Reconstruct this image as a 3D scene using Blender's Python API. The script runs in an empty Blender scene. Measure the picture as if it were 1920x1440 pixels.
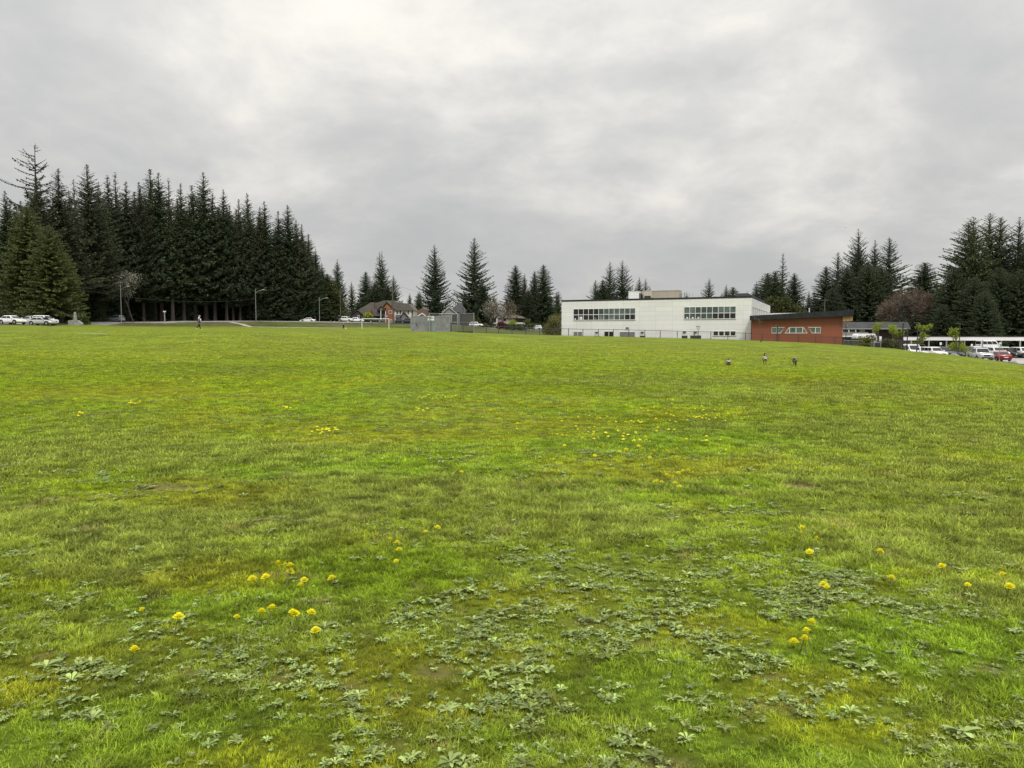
import bpy, bmesh, math, random
import numpy as np
from mathutils import Vector, Matrix

SC = bpy.context.scene
COL = SC.collection
R = math.radians
EYE = 1.6
F = 1442.0            # focal length in pixels of a 1920-wide frame
PITCH = math.atan((720 - 626) / F)

# ---------------------------------------------------------------- camera
cd = bpy.data.cameras.new('camera')
cam = bpy.data.objects.new('camera', cd)
COL.objects.link(cam)
cam.location = (0, 0, EYE)
cam.rotation_euler = (math.pi / 2 - PITCH, 0, 0)
cd.sensor_width = 36.0
cd.lens = F / 1920 * 36.0
cd.clip_start = 0.05
cd.clip_end = 4000
SC.camera = cam

# ---------------------------------------------------------------- sky and light
SUN_EL, SUN_AZ = R(52), R(166)       # azimuth clockwise from +Y
w = bpy.data.worlds.new('World')
SC.world = w
w.use_nodes = True
nt = w.node_tree
nt.nodes.clear()
N, L = nt.nodes.new, nt.links.new


def mathn(nt, op, a, b=None, clamp=False):
    n = nt.nodes.new('ShaderNodeMath')
    n.operation = op
    n.use_clamp = clamp
    for i, v in enumerate((a, b)):
        if v is None:
            continue
        if isinstance(v, (int, float)):
            n.inputs[i].default_value = v
        else:
            nt.links.new(v, n.inputs[i])
    return n.outputs[0]


def mixc(nt, fac, a, b, blend='MIX'):
    n = nt.nodes.new('ShaderNodeMix')
    n.data_type = 'RGBA'
    n.blend_type = blend
    n.clamp_factor = True
    for s, v in ((n.inputs[0], fac), (n.inputs[6], a), (n.inputs[7], b)):
        if isinstance(v, (int, float)):
            s.default_value = v
        elif isinstance(v, tuple):
            s.default_value = (v[0], v[1], v[2], 1)
        else:
            nt.links.new(v, s)
    return n.outputs[2]


def noisen(nt, vec, scale, detail=6, rough=0.55, dist=0.0, lac=2.0):
    n = nt.nodes.new('ShaderNodeTexNoise')
    n.inputs['Scale'].default_value = scale
    n.inputs['Detail'].default_value = detail
    n.inputs['Roughness'].default_value = rough
    n.inputs['Distortion'].default_value = dist
    n.inputs['Lacunarity'].default_value = lac
    if vec is not None:
        nt.links.new(vec, n.inputs['Vector'])
    return n.outputs[0]


def maprange(nt, v, a, b, c=0.0, d=1.0, smooth=True):
    n = nt.nodes.new('ShaderNodeMapRange')
    n.interpolation_type = 'SMOOTHSTEP' if smooth else 'LINEAR'
    nt.links.new(v, n.inputs[0])
    for i, x in enumerate((a, b, c, d)):
        n.inputs[i + 1].default_value = x
    return n.outputs[0]


tc = N('ShaderNodeTexCoord')
sep = N('ShaderNodeSeparateXYZ')
L(tc.outputs['Generated'], sep.inputs[0])
zz = mathn(nt, 'MAXIMUM', sep.outputs[2], 0.0)
den = mathn(nt, 'ADD', zz, 0.38)
cx = mathn(nt, 'DIVIDE', sep.outputs[0], den)
cy = mathn(nt, 'DIVIDE', sep.outputs[1], den)
com = N('ShaderNodeCombineXYZ')
L(cx, com.inputs[0])
L(cy, com.inputs[1])
CLOUD_OFF = (2.4, 5.2, 8.2)
off = N('ShaderNodeVectorMath')
off.operation = 'ADD'
off.inputs[1].default_value = CLOUD_OFF
L(com.outputs[0], off.inputs[0])
pv = off.outputs[0]
warp = N('ShaderNodeTexNoise')
warp.inputs['Scale'].default_value = 1.3
warp.inputs['Detail'].default_value = 3
L(pv, warp.inputs['Vector'])
wv = N('ShaderNodeVectorMath')
wv.operation = 'MULTIPLY_ADD'
wv.inputs[1].default_value = (0.30, 0.30, 0.30)
L(warp.outputs['Color'], wv.inputs[0])
L(pv, wv.inputs[2])
n1 = noisen(nt, wv.outputs[0], 0.85, 5, 0.5)
n2 = noisen(nt, wv.outputs[0], 2.2, 8, 0.58)
n3 = noisen(nt, wv.outputs[0], 6.0, 7, 0.6)
thick = mathn(nt, 'ADD', mathn(nt, 'MULTIPLY', n1, 0.50), mathn(nt, 'ADD', mathn(nt, 'MULTIPLY', n2, 0.40), mathn(nt, 'MULTIPLY', n3, 0.12)))
lum = maprange(nt, thick, 0.385, 0.655, 0.0, 1.0)
cr = N('ShaderNodeValToRGB')
L(lum, cr.inputs[0])
el = cr.color_ramp.elements
el[0].position = 0.0
el[0].color = (0.530, 0.537, 0.540, 1)
el[1].position = 1.0
el[1].color = (0.95, 0.912, 0.84, 1)
for p, c in ((0.3, (0.595, 0.597, 0.59)), (0.55, (0.68, 0.674, 0.655)), (0.75, (0.785, 0.768, 0.732))):
    e = el.new(p)
    e.color = (*c, 1)
# an overcast sky is brighter towards its zenith
zen = mathn(nt, 'ADD', maprange(nt, sep.outputs[2], 0.0, 1.0, 0.86, 1.0, False),
            maprange(nt, sep.outputs[2], 0.40, 0.8, 0.0, 1.1))
zc = N('ShaderNodeVectorMath')
zc.operation = 'SCALE'
L(cr.outputs[0], zc.inputs[0])
L(mathn(nt, 'ADD', zen, maprange(nt, sep.outputs[2], 0.05, 0.40, 0.0, 0.13)), zc.inputs['Scale'])
sky = N('ShaderNodeTexSky')
sky.sky_type = 'NISHITA'
sky.sun_disc = False
sky.sun_elevation = SUN_EL
sky.sun_rotation = SUN_AZ
sky.air_density = 1.0
sky.dust_density = 2.0
bg1 = N('ShaderNodeBackground')
bg1.inputs['Strength'].default_value = 0.05
L(sky.outputs[0], bg1.inputs['Color'])
bg2 = N('ShaderNodeBackground')
bg2.inputs['Strength'].default_value = 1.10
L(zc.outputs[0], bg2.inputs['Color'])
mx = N('ShaderNodeMixShader')
mx.inputs[0].default_value = 0.95
L(bg1.outputs[0], mx.inputs[1])
L(bg2.outputs[0], mx.inputs[2])
wo = N('ShaderNodeOutputWorld')
L(mx.outputs[0], wo.inputs[0])

sd = bpy.data.lights.new('sun', 'SUN')
sd.energy = 2.0
sd.angle = R(14)
sd.color = (1.0, 0.96, 0.9)
sun = bpy.data.objects.new('sun', sd)
COL.objects.link(sun)
sdir = Vector((math.sin(SUN_AZ) * math.cos(SUN_EL), math.cos(SUN_AZ) * math.cos(SUN_EL), math.sin(SUN_EL)))
sun.rotation_euler = sdir.to_track_quat('Z', 'Y').to_euler()
SC.view_settings.view_transform = 'Standard'
SC.view_settings.look = 'None'
SC.view_settings.exposure = 0.0
SC.view_settings.gamma = 1.0
SC.view_settings.use_curve_mapping = False
SC.render.engine = 'CYCLES'
SC.cycles.max_bounces = 6
SC.cycles.diffuse_bounces = 3
SC.cycles.transparent_max_bounces = 16
SC.cycles.use_adaptive_sampling = True

# ---------------------------------------------------------------- pixel rays and terrain
CP, SP = math.cos(PITCH), math.sin(PITCH)


def ray(px, py):
    u, v = (px - 960) / F, -(py - 720) / F
    return np.array((u, CP + v * SP, -SP + v * CP))


def at(px, py, Y):
    d = ray(px, py)
    t = Y / d[1]
    return Vector((d[0] * t, Y, EYE + d[2] * t))


def xat(px, Y, py=620):
    return at(px, py, Y)[0]


_cp = []
for a in ((0, 0, 0), (-15, 5, .12), (15, 5, -.1), (0, 20, 0.0), (-15, 25, .3), (15, 25, -.08), (-40, 0, .4), (40, 0, -.9), (0, -40, -.3),
          (-60, -60, 0), (60, -60, -1), (-30, 50, .95), (0, 50, .4), (0, 90, .95), (-20, 110, 1.6), (-300, 400, 8), (0, 420, 5.5), (0, 620, 6),
          (300, 300, 2), (-320, 200, 8), (-300, -200, 0), (300, -200, -4), (0, -300, -1), (-700, 0, 6), (700, 0, -6), (700, 700, 3),
          (-700, 700, 9), (0, 900, 7), (0, -700, -2), (110, 60, -2.9), (140, 100, -2.6), (150, 150, -2.4), (120, 150, -2.3), (90, 140, -2.2), (70, 130, -2.2),
          (100, 115, -2.3), (66, 118, -2.15), (85, 165, -1.9), (120, 200, -1.6), (80, 200, -1.2), (180, 220, -1.5)):
    _cp.append(a)
for px, py, Y in ((0, 620, 80), (373, 618, 102), (373, 626.5, 62), (580, 616.5, 150), (700, 617.5, 150), (700, 634, 75), (806, 621.5, 121),
                  (846, 622, 122), (900, 624.5, 124), (960, 626.5, 127), (1012, 628, 130), (1052, 629, 132), (1150, 631, 129), (1238, 633.5, 126.5),
                  (1333, 636, 124), (1409, 638.5, 121.5), (1500, 642.5, 118), (1566, 646, 115.5), (1600, 648, 113), (1690, 655, 106),
                  (1409, 650, 80), (1434, 684, 42), (1566, 657, 80), (1700, 674, 60), (1790, 666, 88), (1800, 691, 50), (1860, 676, 80), (1920, 686, 72), (1920, 716, 40),
                  (2100, 712, 65), (2000, 697, 68),
                  (0, 606.7, 130), (0, 605.5, 142), (100, 605.5, 152), (217, 604.3, 192), (217, 603.5, 204), (350, 603.5, 208), (480, 602.8, 215), (480, 602, 225), (640, 605.5, 226),
                  (715, 605.8, 244), (800, 607, 250), (882, 613.0, 250), (940, 617.5, 262), (1005, 619.5, 288), (1005, 617, 306), (882, 611, 280),
                  (0, 611.7, 120), (100, 611.7, 137), (217, 611.7, 174), (300, 612, 186), (373, 612.6, 194), (480, 613.3, 200), (560, 614, 205), (640, 615, 210), (715, 615.5, 214), (770, 616, 222), (843, 618.5, 205),
                  (-300, 606, 120), (-300, 611, 105), (0, 603, 165), (300, 602, 235), (715, 605, 270)):
    _cp.append(tuple(at(px, py, Y)))
for px, pf, Yf in ((900, 624.5, 124), (960, 626.5, 127), (1012, 628, 130), (1052, 629, 132), (1150, 631, 129), (1238, 633.5, 126.5), (1333, 636, 124), (1409, 638.5, 121.5), (1500, 642.5, 118), (1566, 646, 115.5), (1640, 651, 110), (1690, 655, 106)):
    for fy, dp in ((.97, .4), (.92, 1.0), (.84, 2.4), (.74, 5.0)):
        _cp.append(tuple(at(px, pf + dp, Yf * fy)))
for px, py, Y in ((300, 614.2, 150), (480, 614.6, 165), (560, 615.5, 172), (640, 616.3, 175), (715, 617, 180), (400, 615.4, 150), (770, 618, 180)):
    _cp.append(tuple(at(px, py, Y)))
# behind the fence the ground drops to the buildings
for px, Y, z in ((1075, 142, .55), (1150, 138, .3), (1238, 134, .1), (1333, 130, -.1), (1409, 126.5, -.4), (1500, 123, -.9), (1580, 119, -1.3), (1650, 118, -1.7),
                 (1720, 116, -2.1), (1800, 102, -2.2), (1860, 98, -2.35), (1920, 92, -2.5), (2010, 88, -2.7)):
    _cp.append((xat(px, Y), Y, z))
_cp = np.array(_cp, float)
_S = 60.0


def _U(r2):
    return 0.5 * r2 * np.log(np.maximum(r2, 1e-12))


_n = len(_cp)
_xy = _cp[:, :2] / _S
_K = _U(((_xy[:, None] - _xy[None]) ** 2).sum(-1)) + np.eye(_n) * 0.0008
_Pm = np.c_[np.ones(_n), _xy]
_A = np.block([[_K, _Pm], [_Pm.T, np.zeros((3, 3))]])
_W = np.linalg.solve(_A, np.r_[_cp[:, 2], np.zeros(3)])


def hgt(x, y):
    x = np.atleast_1d(np.asarray(x, float))
    y = np.atleast_1d(np.asarray(y, float))
    out = np.empty(len(x))
    for s in range(0, len(x), 20000):
        q = np.c_[x[s:s + 20000], y[s:s + 20000]] / _S
        r2 = ((q[:, None] - _xy[None]) ** 2).sum(-1)
        out[s:s + 20000] = _U(r2) @ _W[:_n] + _W[_n] + q @ _W[_n + 1:]
    return out


def h1(x, y):
    return float(hgt([x], [y])[0])


def gpix(px, py, tmax=200.0):
    """The point where the sight line through a pixel meets the ground."""
    d = ray(px, py)
    t = np.geomspace(1.5, tmax, 300)
    z = EYE + d[2] * t - hgt(d[0] * t, d[1] * t)
    k = np.argmax(z < 0)
    if z[k] >= 0:
        k = len(t) - 1
    a, b = (t[k - 1], t[k]) if k else (t[0], t[0])
    for _ in range(18):
        m = (a + b) / 2
        if EYE + d[2] * m - h1(d[0] * m, d[1] * m) < 0:
            b = m
        else:
            a = m
    return Vector((d[0] * b, d[1] * b, h1(d[0] * b, d[1] * b)))


# ---------------------------------------------------------------- numpy noise and the colours of the turf
_perm = np.random.RandomState(5).rand(512, 512)


def vnoise(x, y, s, ox=0.0):
    x = np.asarray(x) / s + ox * 37.7 + 200
    y = np.asarray(y) / s + ox * 11.3 + 200
    xi, yi = np.floor(x).astype(int), np.floor(y).astype(int)
    fx, fy = x - xi, y - yi
    fx, fy = fx * fx * (3 - 2 * fx), fy * fy * (3 - 2 * fy)
    g = lambda a, b: _perm[a % 512, b % 512]
    return (g(xi, yi) * (1 - fx) + g(xi + 1, yi) * fx) * (1 - fy) + (g(xi, yi + 1) * (1 - fx) + g(xi + 1, yi + 1) * fx) * fy


def fbm(x, y, s, o=4, ox=0.0, rough=.55):
    v, a, tot = 0, 1.0, 0
    for k in range(o):
        v = v + a * vnoise(x, y, s / 2 ** k, ox + k * 1.7)
        tot += a
        a *= rough
    return v / tot


def sstep(v, a, b):
    t = np.clip((v - a) / (b - a), 0, 1)
    return t * t * (3 - 2 * t)


_BL = {}


def blobs(key, x, y):
    """Sum of soft patches; each is (px, py, radius across, radius along) of a patch seen in the lawn."""
    if key not in _BL:
        out = []
        for px, py, rx, ry in BLOB[key]:
            p = gpix(px, py)
            out.append((p.x, p.y, rx, ry))
        _BL[key] = out
    v = np.zeros(len(x))
    wob = (fbm(x, y, .9, 3, 9.1) - .5) * 1.3
    for bx, by, rx, ry in _BL[key]:
        d = np.sqrt(((x - bx) / rx) ** 2 + ((y - by) / ry) ** 2) + wob
        v = np.maximum(v, 1 - sstep(d, .45, 1.15))
    return v


BLOB = {
    'lush': [(480, 1120, .85, .8), (760, 1075, .7, .75), (300, 1390, 1.0, .55), (1500, 1390, .6, .4), (1100, 830, 3.0, 2.2), (1400, 810, 2.6, 2.0), (1350, 890, 1.6, 1.0),
             (1250, 1290, .6, .5), (700, 880, 2.0, 1.0), (450, 890, 1.6, .7), (960, 1390, .5, .3), (1750, 1230, .9, .7), (1180, 925, 1.3, .5)],
    'dull': [(120, 990, 2.0, 1.3), (60, 850, 3.2, 2.2), (420, 840, 3.0, 1.6), (760, 930, 2.3, 1.3), (1000, 975, 1.7, .8), (1130, 1000, 1.2, .6), (1800, 1000, 1.9, 1.6), (1640, 900, 2.8, 2.0), (1760, 800, 5, 4),
             (1500, 740, 5, 4), (1250, 715, 6, 3), (1850, 740, 8, 6), (200, 1060, 1.0, .6), (560, 960, 1.6, .8), (1890, 1120, .8, .5)],
    'moss': [(330, 930, 1.2, .7), (400, 1080, .5, .35), (960, 1120, .55, .3), (700, 1260, .5, .4), (820, 1330, .5, .3), (1250, 870, 1.6, 1.1), (680, 815, 2.6, 1.2), (250, 740, 4, 3), (1040, 800, 1.6, 1.2),
             (90, 1270, .5, .35), (1540, 1290, .6, .3), (1330, 1180, .5, .3), (1640, 1370, .6, .2), (620, 1440, .6, .25), (880, 1240, .5, .2)],
    'bare': [(660, 1290, .10, .06), (1040, 1385, .14, .06), (300, 915, .35, .2), (360, 1265, .10, .05), (1440, 1270, .12, .05), (830, 1400, .12, .05), (1490, 912, .25, .2),
             (1250, 1432, .16, .06), (1880, 1260, .12, .05), (820, 1262, .14, .08), (1100, 1170, .14, .05), (750, 1395, .08, .05)],
}


def turf_col(x, y):
    x = np.asarray(x, float)
    y = np.asarray(y, float)
    r = np.hypot(x, y)
    a = fbm(x, y, 1.1, 5, 1)
    b = fbm(x, y, 4.0, 4, 2)
    c = fbm(x, y, 16.0, 4, 3)
    lush = np.array((.135, .222, .010))
    mid = np.array((.178, .240, .010))
    moss = np.array((.240, .245, .008))
    dull = np.array((.178, .218, .034))
    bare = np.array((.235, .175, .085))
    col = mid[None] * np.ones((len(x), 1))

    def mix(col, t, k):
        t = np.clip(t, 0, 1)[:, None]
        return col * (1 - t) + k[None] * t
    near = 1 - sstep(r, 9, 22)
    col = mix(col, sstep(a * .5 + b * .5, .46, .62) * .45, lush)
    col = mix(col, sstep(fbm(x, y, 2.2, 4, 5) * .6 + c * .4, .50, .64) * .45, dull)
    col = mix(col, sstep(fbm(x, y, .8, 4, 6) * .55 + fbm(x, y, 5, 3, 7) * .45, .52, .66) * .45, moss)
    col = mix(col, blobs('lush', x, y) * .55, lush)
    col = mix(col, blobs('dull', x, y) * .75, dull * .92)
    col = mix(col, blobs('moss', x, y) * .5, moss)
    col = mix(col, np.maximum(blobs('bare', x, y) * .7, sstep(fbm(x, y, .22, 4, 8), .68, .80) * .4 * near), bare)
    # the far field has yellower, shorter turf
    far = sstep(r, 18, 60)
    col = mix(col, far * .5, np.array((.215, .245, .020)))
    col = col * np.array((1.04, 1.08, .92))
    col = col * (1 + (b[:, None] - .5) * .42) * (1 + (a[:, None] - .5) * .2)
    return col
# ---------------------------------------------------------------- builders
def tag(o, label=None, cat=None, group=None, kind=None):
    for k, v in (('label', label), ('category', cat), ('group', group), ('kind', kind)):
        if v:
            o[k] = v
    return o


def empty(name, loc=(0, 0, 0), rz=0.0, label=None, cat=None, group=None):
    o = bpy.data.objects.new(name, None)
    COL.objects.link(o)
    o.empty_display_size = .2
    o.location = loc
    o.rotation_euler = (0, 0, rz)
    return tag(o, label, cat, group)


def link(name, me, parent=None, loc=None):
    o = bpy.data.objects.new(name, me)
    COL.objects.link(o)
    if parent:
        o.parent = parent
    if loc is not None:
        o.location = loc
    return o


class MB:
    def __init__(s):
        s.v, s.f, s.m = [], [], []

    def add(s, vs, fs, mi=0):
        b = len(s.v)
        s.v += [tuple(p) for p in vs]
        s.f += [tuple(i + b for i in f) for f in fs]
        s.m += [mi] * len(fs)
        return s

    def box(s, x0, x1, y0, y1, z0, z1, mi=0):
        vs = [(x, y, z) for z in (z0, z1) for y in (y0, y1) for x in (x0, x1)]
        return s.add(vs, [(0, 2, 3, 1), (4, 5, 7, 6), (0, 1, 5, 4), (2, 6, 7, 3), (0, 4, 6, 2), (1, 3, 7, 5)], mi)

    def prism(s, poly, y0, y1, mi=0):
        """polygon in x,z (counter-clockwise seen from -y) extruded along y"""
        n = len(poly)
        vs = [(x, y0, z) for x, z in poly] + [(x, y1, z) for x, z in poly]
        fs = [tuple(range(n)), tuple(range(2 * n - 1, n - 1, -1))]
        fs += [(i, i + n, (i + 1) % n + n, (i + 1) % n) for i in range(n)]
        return s.add(vs, fs, mi)

    def prismx(s, poly, x0, x1, mi=0):
        n = len(poly)
        vs = [(x0, y, z) for y, z in poly] + [(x1, y, z) for y, z in poly]
        fs = [tuple(range(n - 1, -1, -1)), tuple(range(n, 2 * n))]
        fs += [(i, (i + 1) % n, (i + 1) % n + n, i + n) for i in range(n)]
        return s.add(vs, fs, mi)

    def tube(s, pts, rad, n=6, mi=0, cap=True, sx=1.0):
        pts = [Vector(p) for p in pts]
        if isinstance(rad, (int, float)):
            rad = [rad] * len(pts)
        b = len(s.v)
        up = Vector((0, 0, 1))
        for i, p in enumerate(pts):
            d = (pts[min(i + 1, len(pts) - 1)] - pts[max(i - 1, 0)])
            d = d.normalized() if d.length > 1e-9 else Vector((0, 0, 1))
            a = up if abs(d.z) < .95 else Vector((0, 1, 0))
            u = d.cross(a).normalized()
            v = u.cross(d).normalized()
            for k in range(n):
                t = 2 * math.pi * k / n
                q = p + (u * math.cos(t) * sx + v * math.sin(t)) * rad[i]
                s.v.append(tuple(q))
        for i in range(len(pts) - 1):
            for k in range(n):
                a0, a1 = b + i * n + k, b + i * n + (k + 1) % n
                s.f.append((a0, a0 + n, a1 + n, a1))
                s.m.append(mi)
        if cap:
            s.f.append(tuple(b + k for k in range(n)))
            s.f.append(tuple(b + (len(pts) - 1) * n + k for k in range(n - 1, -1, -1)))
            s.m += [mi, mi]
        return s

    def loft(s, rings, mi=0, cap=True):
        n = len(rings[0])
        b = len(s.v)
        for r in rings:
            s.v += [tuple(p) for p in r]
        for i in range(len(rings) - 1):
            for k in range(n):
                a0, a1 = b + i * n + k, b + i * n + (k + 1) % n
                s.f.append((a0, a1, a1 + n, a0 + n))
                s.m.append(mi)
        if cap:
            s.f.append(tuple(b + k for k in range(n - 1, -1, -1)))
            s.f.append(tuple(b + (len(rings) - 1) * n + k for k in range(n)))
            s.m += [mi, mi]
        return s

    def ball(s, c, r, mi=0, nu=10, nv=6):
        rings = []
        rx, ry, rz = (r, r, r) if isinstance(r, (int, float)) else r
        for j in range(1, nv):
            t = math.pi * j / nv
            rings.append([(c[0] + rx * math.sin(t) * math.cos(2 * math.pi * k / nu), c[1] + ry * math.sin(t) * math.sin(2 * math.pi * k / nu), c[2] - rz * math.cos(t)) for k in range(nu)])
        return s.loft(rings, mi)

    def mesh(s, name, mat, smooth=False):
        me = bpy.data.meshes.new(name)
        me.from_pydata(s.v, [], s.f)
        for m in (mat if isinstance(mat, (list, tuple)) else [mat]):
            me.materials.append(m)
        if any(s.m):
            me.polygons.foreach_set('material_index', s.m)
        if smooth:
            me.polygons.foreach_set('use_smooth', [True] * len(s.f))
        me.update()
        return me

    def build(s, name, mat, parent=None, smooth=False, loc=None):
        return link(name, s.mesh(name, mat, smooth), parent, loc)


# ---------------------------------------------------------------- materials
_MC = {}


def mat(name, col, rough=.7, metal=0.0, var=0.12, scale=3.0, bump=0.0, spec=.4, coat=0.0, coords='Object'):
    """A surface of one colour with soft noise in its tone and roughness."""
    if name in _MC:
        return _MC[name]
    m = bpy.data.materials.new(name)
    m.use_nodes = True
    t = m.node_tree
    b = t.nodes['Principled BSDF']
    co = t.nodes.new('ShaderNodeTexCoord').outputs[coords]
    nz = noisen(t, co, scale, 6, .6)
    dark = tuple(c * (1 - var * 1.6) for c in col)
    lite = tuple(min(1, c * (1 + var)) for c in col)
    t.links.new(mixc(t, maprange(t, nz, .3, .7), dark, lite), b.inputs['Base Color'])
    t.links.new(maprange(t, nz, .2, .8, max(0, rough - .08), min(1, rough + .08)), b.inputs['Roughness'])
    b.inputs['Metallic'].default_value = metal
    b.inputs['Specular IOR Level'].default_value = spec
    b.inputs['Coat Weight'].default_value = coat
    if bump:
        bp = t.nodes.new('ShaderNodeBump')
        bp.inputs['Strength'].default_value = bump
        bp.inputs['Distance'].default_value = .05
        t.links.new(noisen(t, co, scale * 6, 5, .6), bp.inputs['Height'])
        t.links.new(bp.outputs[0], b.inputs['Normal'])
    _MC[name] = m
    return m


def leafmat(name, c1, c2, trans=.25, rough=.6, objvar=.25):
    """Foliage: every leaf (mesh island) takes its own tone between two colours, every tree its own brightness."""
    if name in _MC:
        return _MC[name]
    m = bpy.data.materials.new(name)
    m.use_nodes = True
    t = m.node_tree
    t.nodes.clear()
    geo = t.nodes.new('ShaderNodeNewGeometry')
    oi = t.nodes.new('ShaderNodeObjectInfo')
    c = mixc(t, geo.outputs['Random Per Island'], c1, c2)
    sc = t.nodes.new('ShaderNodeVectorMath')
    sc.operation = 'SCALE'
    t.links.new(c, sc.inputs[0])
    t.links.new(maprange(t, oi.outputs['Random'], 0, 1, 1 - objvar, 1 + objvar, False), sc.inputs['Scale'])
    d = t.nodes.new('ShaderNodeBsdfPrincipled')
    d.inputs['Roughness'].default_value = rough
    d.inputs['Specular IOR Level'].default_value = .25
    t.links.new(sc.outputs[0], d.inputs['Base Color'])
    out = t.nodes.new('ShaderNodeOutputMaterial')
    if trans:
        tr = t.nodes.new('ShaderNodeBsdfTranslucent')
        t.links.new(sc.outputs[0], tr.inputs[0])
        ms = t.nodes.new('ShaderNodeMixShader')
        ms.inputs[0].default_value = trans
        t.links.new(d.outputs[0], ms.inputs[1])
        t.links.new(tr.outputs[0], ms.inputs[2])
        t.links.new(ms.outputs[0], out.inputs[0])
    else:
        t.links.new(d.outputs[0], out.inputs[0])
    _MC[name] = m
    return m


def glassmat(name, col, rough=.08, spec=.5):
    if name in _MC:
        return _MC[name]
    m = mat(name, col, rough, 0, .3, .8, 0, spec)
    return m


def panelmat(name, col, joint, bw, bh, rough=.5, joint_w=.012, var=.05, seed=0, offs=0.0):
    """Cladding in large panels with thin joints (object space x along the wall, z up)."""
    if name in _MC:
        return _MC[name]
    m = bpy.data.materials.new(name)
    m.use_nodes = True
    t = m.node_tree
    b = t.nodes['Principled BSDF']
    co = t.nodes.new('ShaderNodeTexCoord').outputs['Object']
    sp = t.nodes.new('ShaderNodeSeparateXYZ')
    t.links.new(co, sp.inputs[0])
    cb = t.nodes.new('ShaderNodeCombineXYZ')
    t.links.new(mathn(t, 'ADD', sp.outputs[0], sp.outputs[1]), cb.inputs[0])
    t.links.new(sp.outputs[2], cb.inputs[1])
    br = t.nodes.new('ShaderNodeTexBrick')
    br.offset = offs
    br.inputs['Scale'].default_value = 1.0
    br.inputs['Mortar Size'].default_value = joint_w
    br.inputs['Mortar Smooth'].default_value = .1
    br.inputs['Brick Width'].default_value = bw
    br.inputs['Row Height'].default_value = bh
    br.inputs['Color1'].default_value = (*[c * (1 - var) for c in col], 1)
    br.inputs['Color2'].default_value = (*[min(1, c * (1 + var)) for c in col], 1)
    br.inputs['Mortar'].default_value = (*joint, 1)
    t.links.new(cb.outputs[0], br.inputs['Vector'])
    mp = t.nodes.new('ShaderNodeMapping')
    mp.inputs['Scale'].default_value = (1.6, 1.6, .12)
    t.links.new(co, mp.inputs['Vector'])
    nz = mathn(t, 'ADD', mathn(t, 'MULTIPLY', noisen(t, co, .5, 6, .6), .5), mathn(t, 'MULTIPLY', noisen(t, mp.outputs[0], 1.0, 6, .65), .5))
    nz = maprange(t, nz, .36, .62)
    t.links.new(mixc(t, .07, br.outputs[0], mixc(t, nz, (.2, .2, .18), (1, 1, 1)), 'MULTIPLY'), b.inputs['Base Color'])
    b.inputs['Roughness'].default_value = rough
    _MC[name] = m
    return m


def rowmat(name, c1, c2, sx, sz, rough=.8):
    """Roof shingles or lap siding: fine rows of slightly different tone."""
    if name in _MC:
        return _MC[name]
    m = bpy.data.materials.new(name)
    m.use_nodes = True
    t = m.node_tree
    b = t.nodes['Principled BSDF']
    co = t.nodes.new('ShaderNodeTexCoord').outputs['Object']
    mp = t.nodes.new('ShaderNodeMapping')
    mp.inputs['Scale'].default_value = (sx, sx, sz)
    t.links.new(co, mp.inputs['Vector'])
    nz = noisen(t, mp.outputs[0], 1.0, 4, .6)
    n2 = noisen(t, co, .25, 4, .6)
    f = mathn(t, 'ADD', mathn(t, 'MULTIPLY', nz, .6), mathn(t, 'MULTIPLY', n2, .4))
    t.links.new(mixc(t, maprange(t, f, .35, .65), c1, c2), b.inputs['Base Color'])
    b.inputs['Roughness'].default_value = rough
    _MC[name] = m
    return m


M_WHITE = mat('white_paint', (.78, .78, .76), .45, var=.06)
M_DARK = mat('dark_metal', (.03, .031, .034), .45)
M_GALV = mat('galvanised_steel', (.36, .37, .37), .45, .5)
M_POST = mat('fence_post_paint', (.055, .058, .055), .5)
M_POLE = mat('weathered_wood_pole', (.13, .11, .09), .9, var=.3, scale=5)
M_CONC = mat('concrete', (.42, .41, .38), .9, var=.15)
M_TYRE = mat('tyre_rubber', (.018, .018, .018), .85)
M_RIM = mat('wheel_alloy', (.5, .5, .5), .3, .8)
M_CARGLASS = glassmat('car_glass', (.015, .018, .02), .06)
M_LAMPW = mat('headlamp_lens', (.7, .7, .68), .15)
M_LAMPR = mat('tail_lamp_lens', (.35, .01, .01), .2)
M_PLATE = mat('licence_plate_face', (.7, .7, .72), .5)
M_BARK = mat('fir_bark', (.075, .06, .05), .95, var=.35, scale=4, bump=.5)
M_BARK2 = mat('grey_bark', (.11, .095, .08), .95, var=.3, scale=4, bump=.4)
M_WOOD = mat('cedar_soffit_timber', (.42, .24, .10), .6, var=.2, scale=6)
M_SKIN = mat('skin', (.45, .27, .2), .55)
# ---------------------------------------------------------------- ground
PXF = [-900, -600, 0, 100, 217, 373, 480, 640, 770, 838, 848, 960, 1052, 1150, 1238, 1333, 1409, 1500, 1566, 1690, 1800, 1860, 1920, 2200]
YFOOT = [80, 100, 121, 137.5, 175, 195, 201, 211, 223, 210, 123.5, 128, 133, 130, 127.5, 125, 122.5, 119, 116.5, 107, 90, 82, 74, 68]
YROAD = [95, 110, 127, 146, 188, 204, 213, 224, 246, 250, 250, 260, 300] + [400] * 11


def field_zones(x, y):
    """0 mown field, 1 rough bank beyond it, 2 litter under the trees beyond the road"""
    yy = np.maximum(y, 1.0)
    px = 960 + F * x / yy
    px = np.where(y < 1, np.where(x < 0, -900, 2200), np.clip(px, -900, 2200))
    yf = np.interp(px, PXF, YFOOT)
    yr = np.interp(px, PXF, YROAD) + 8
    bank = sstep(y - yf, -.6, .8)
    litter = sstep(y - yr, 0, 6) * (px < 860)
    return bank, litter


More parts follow.
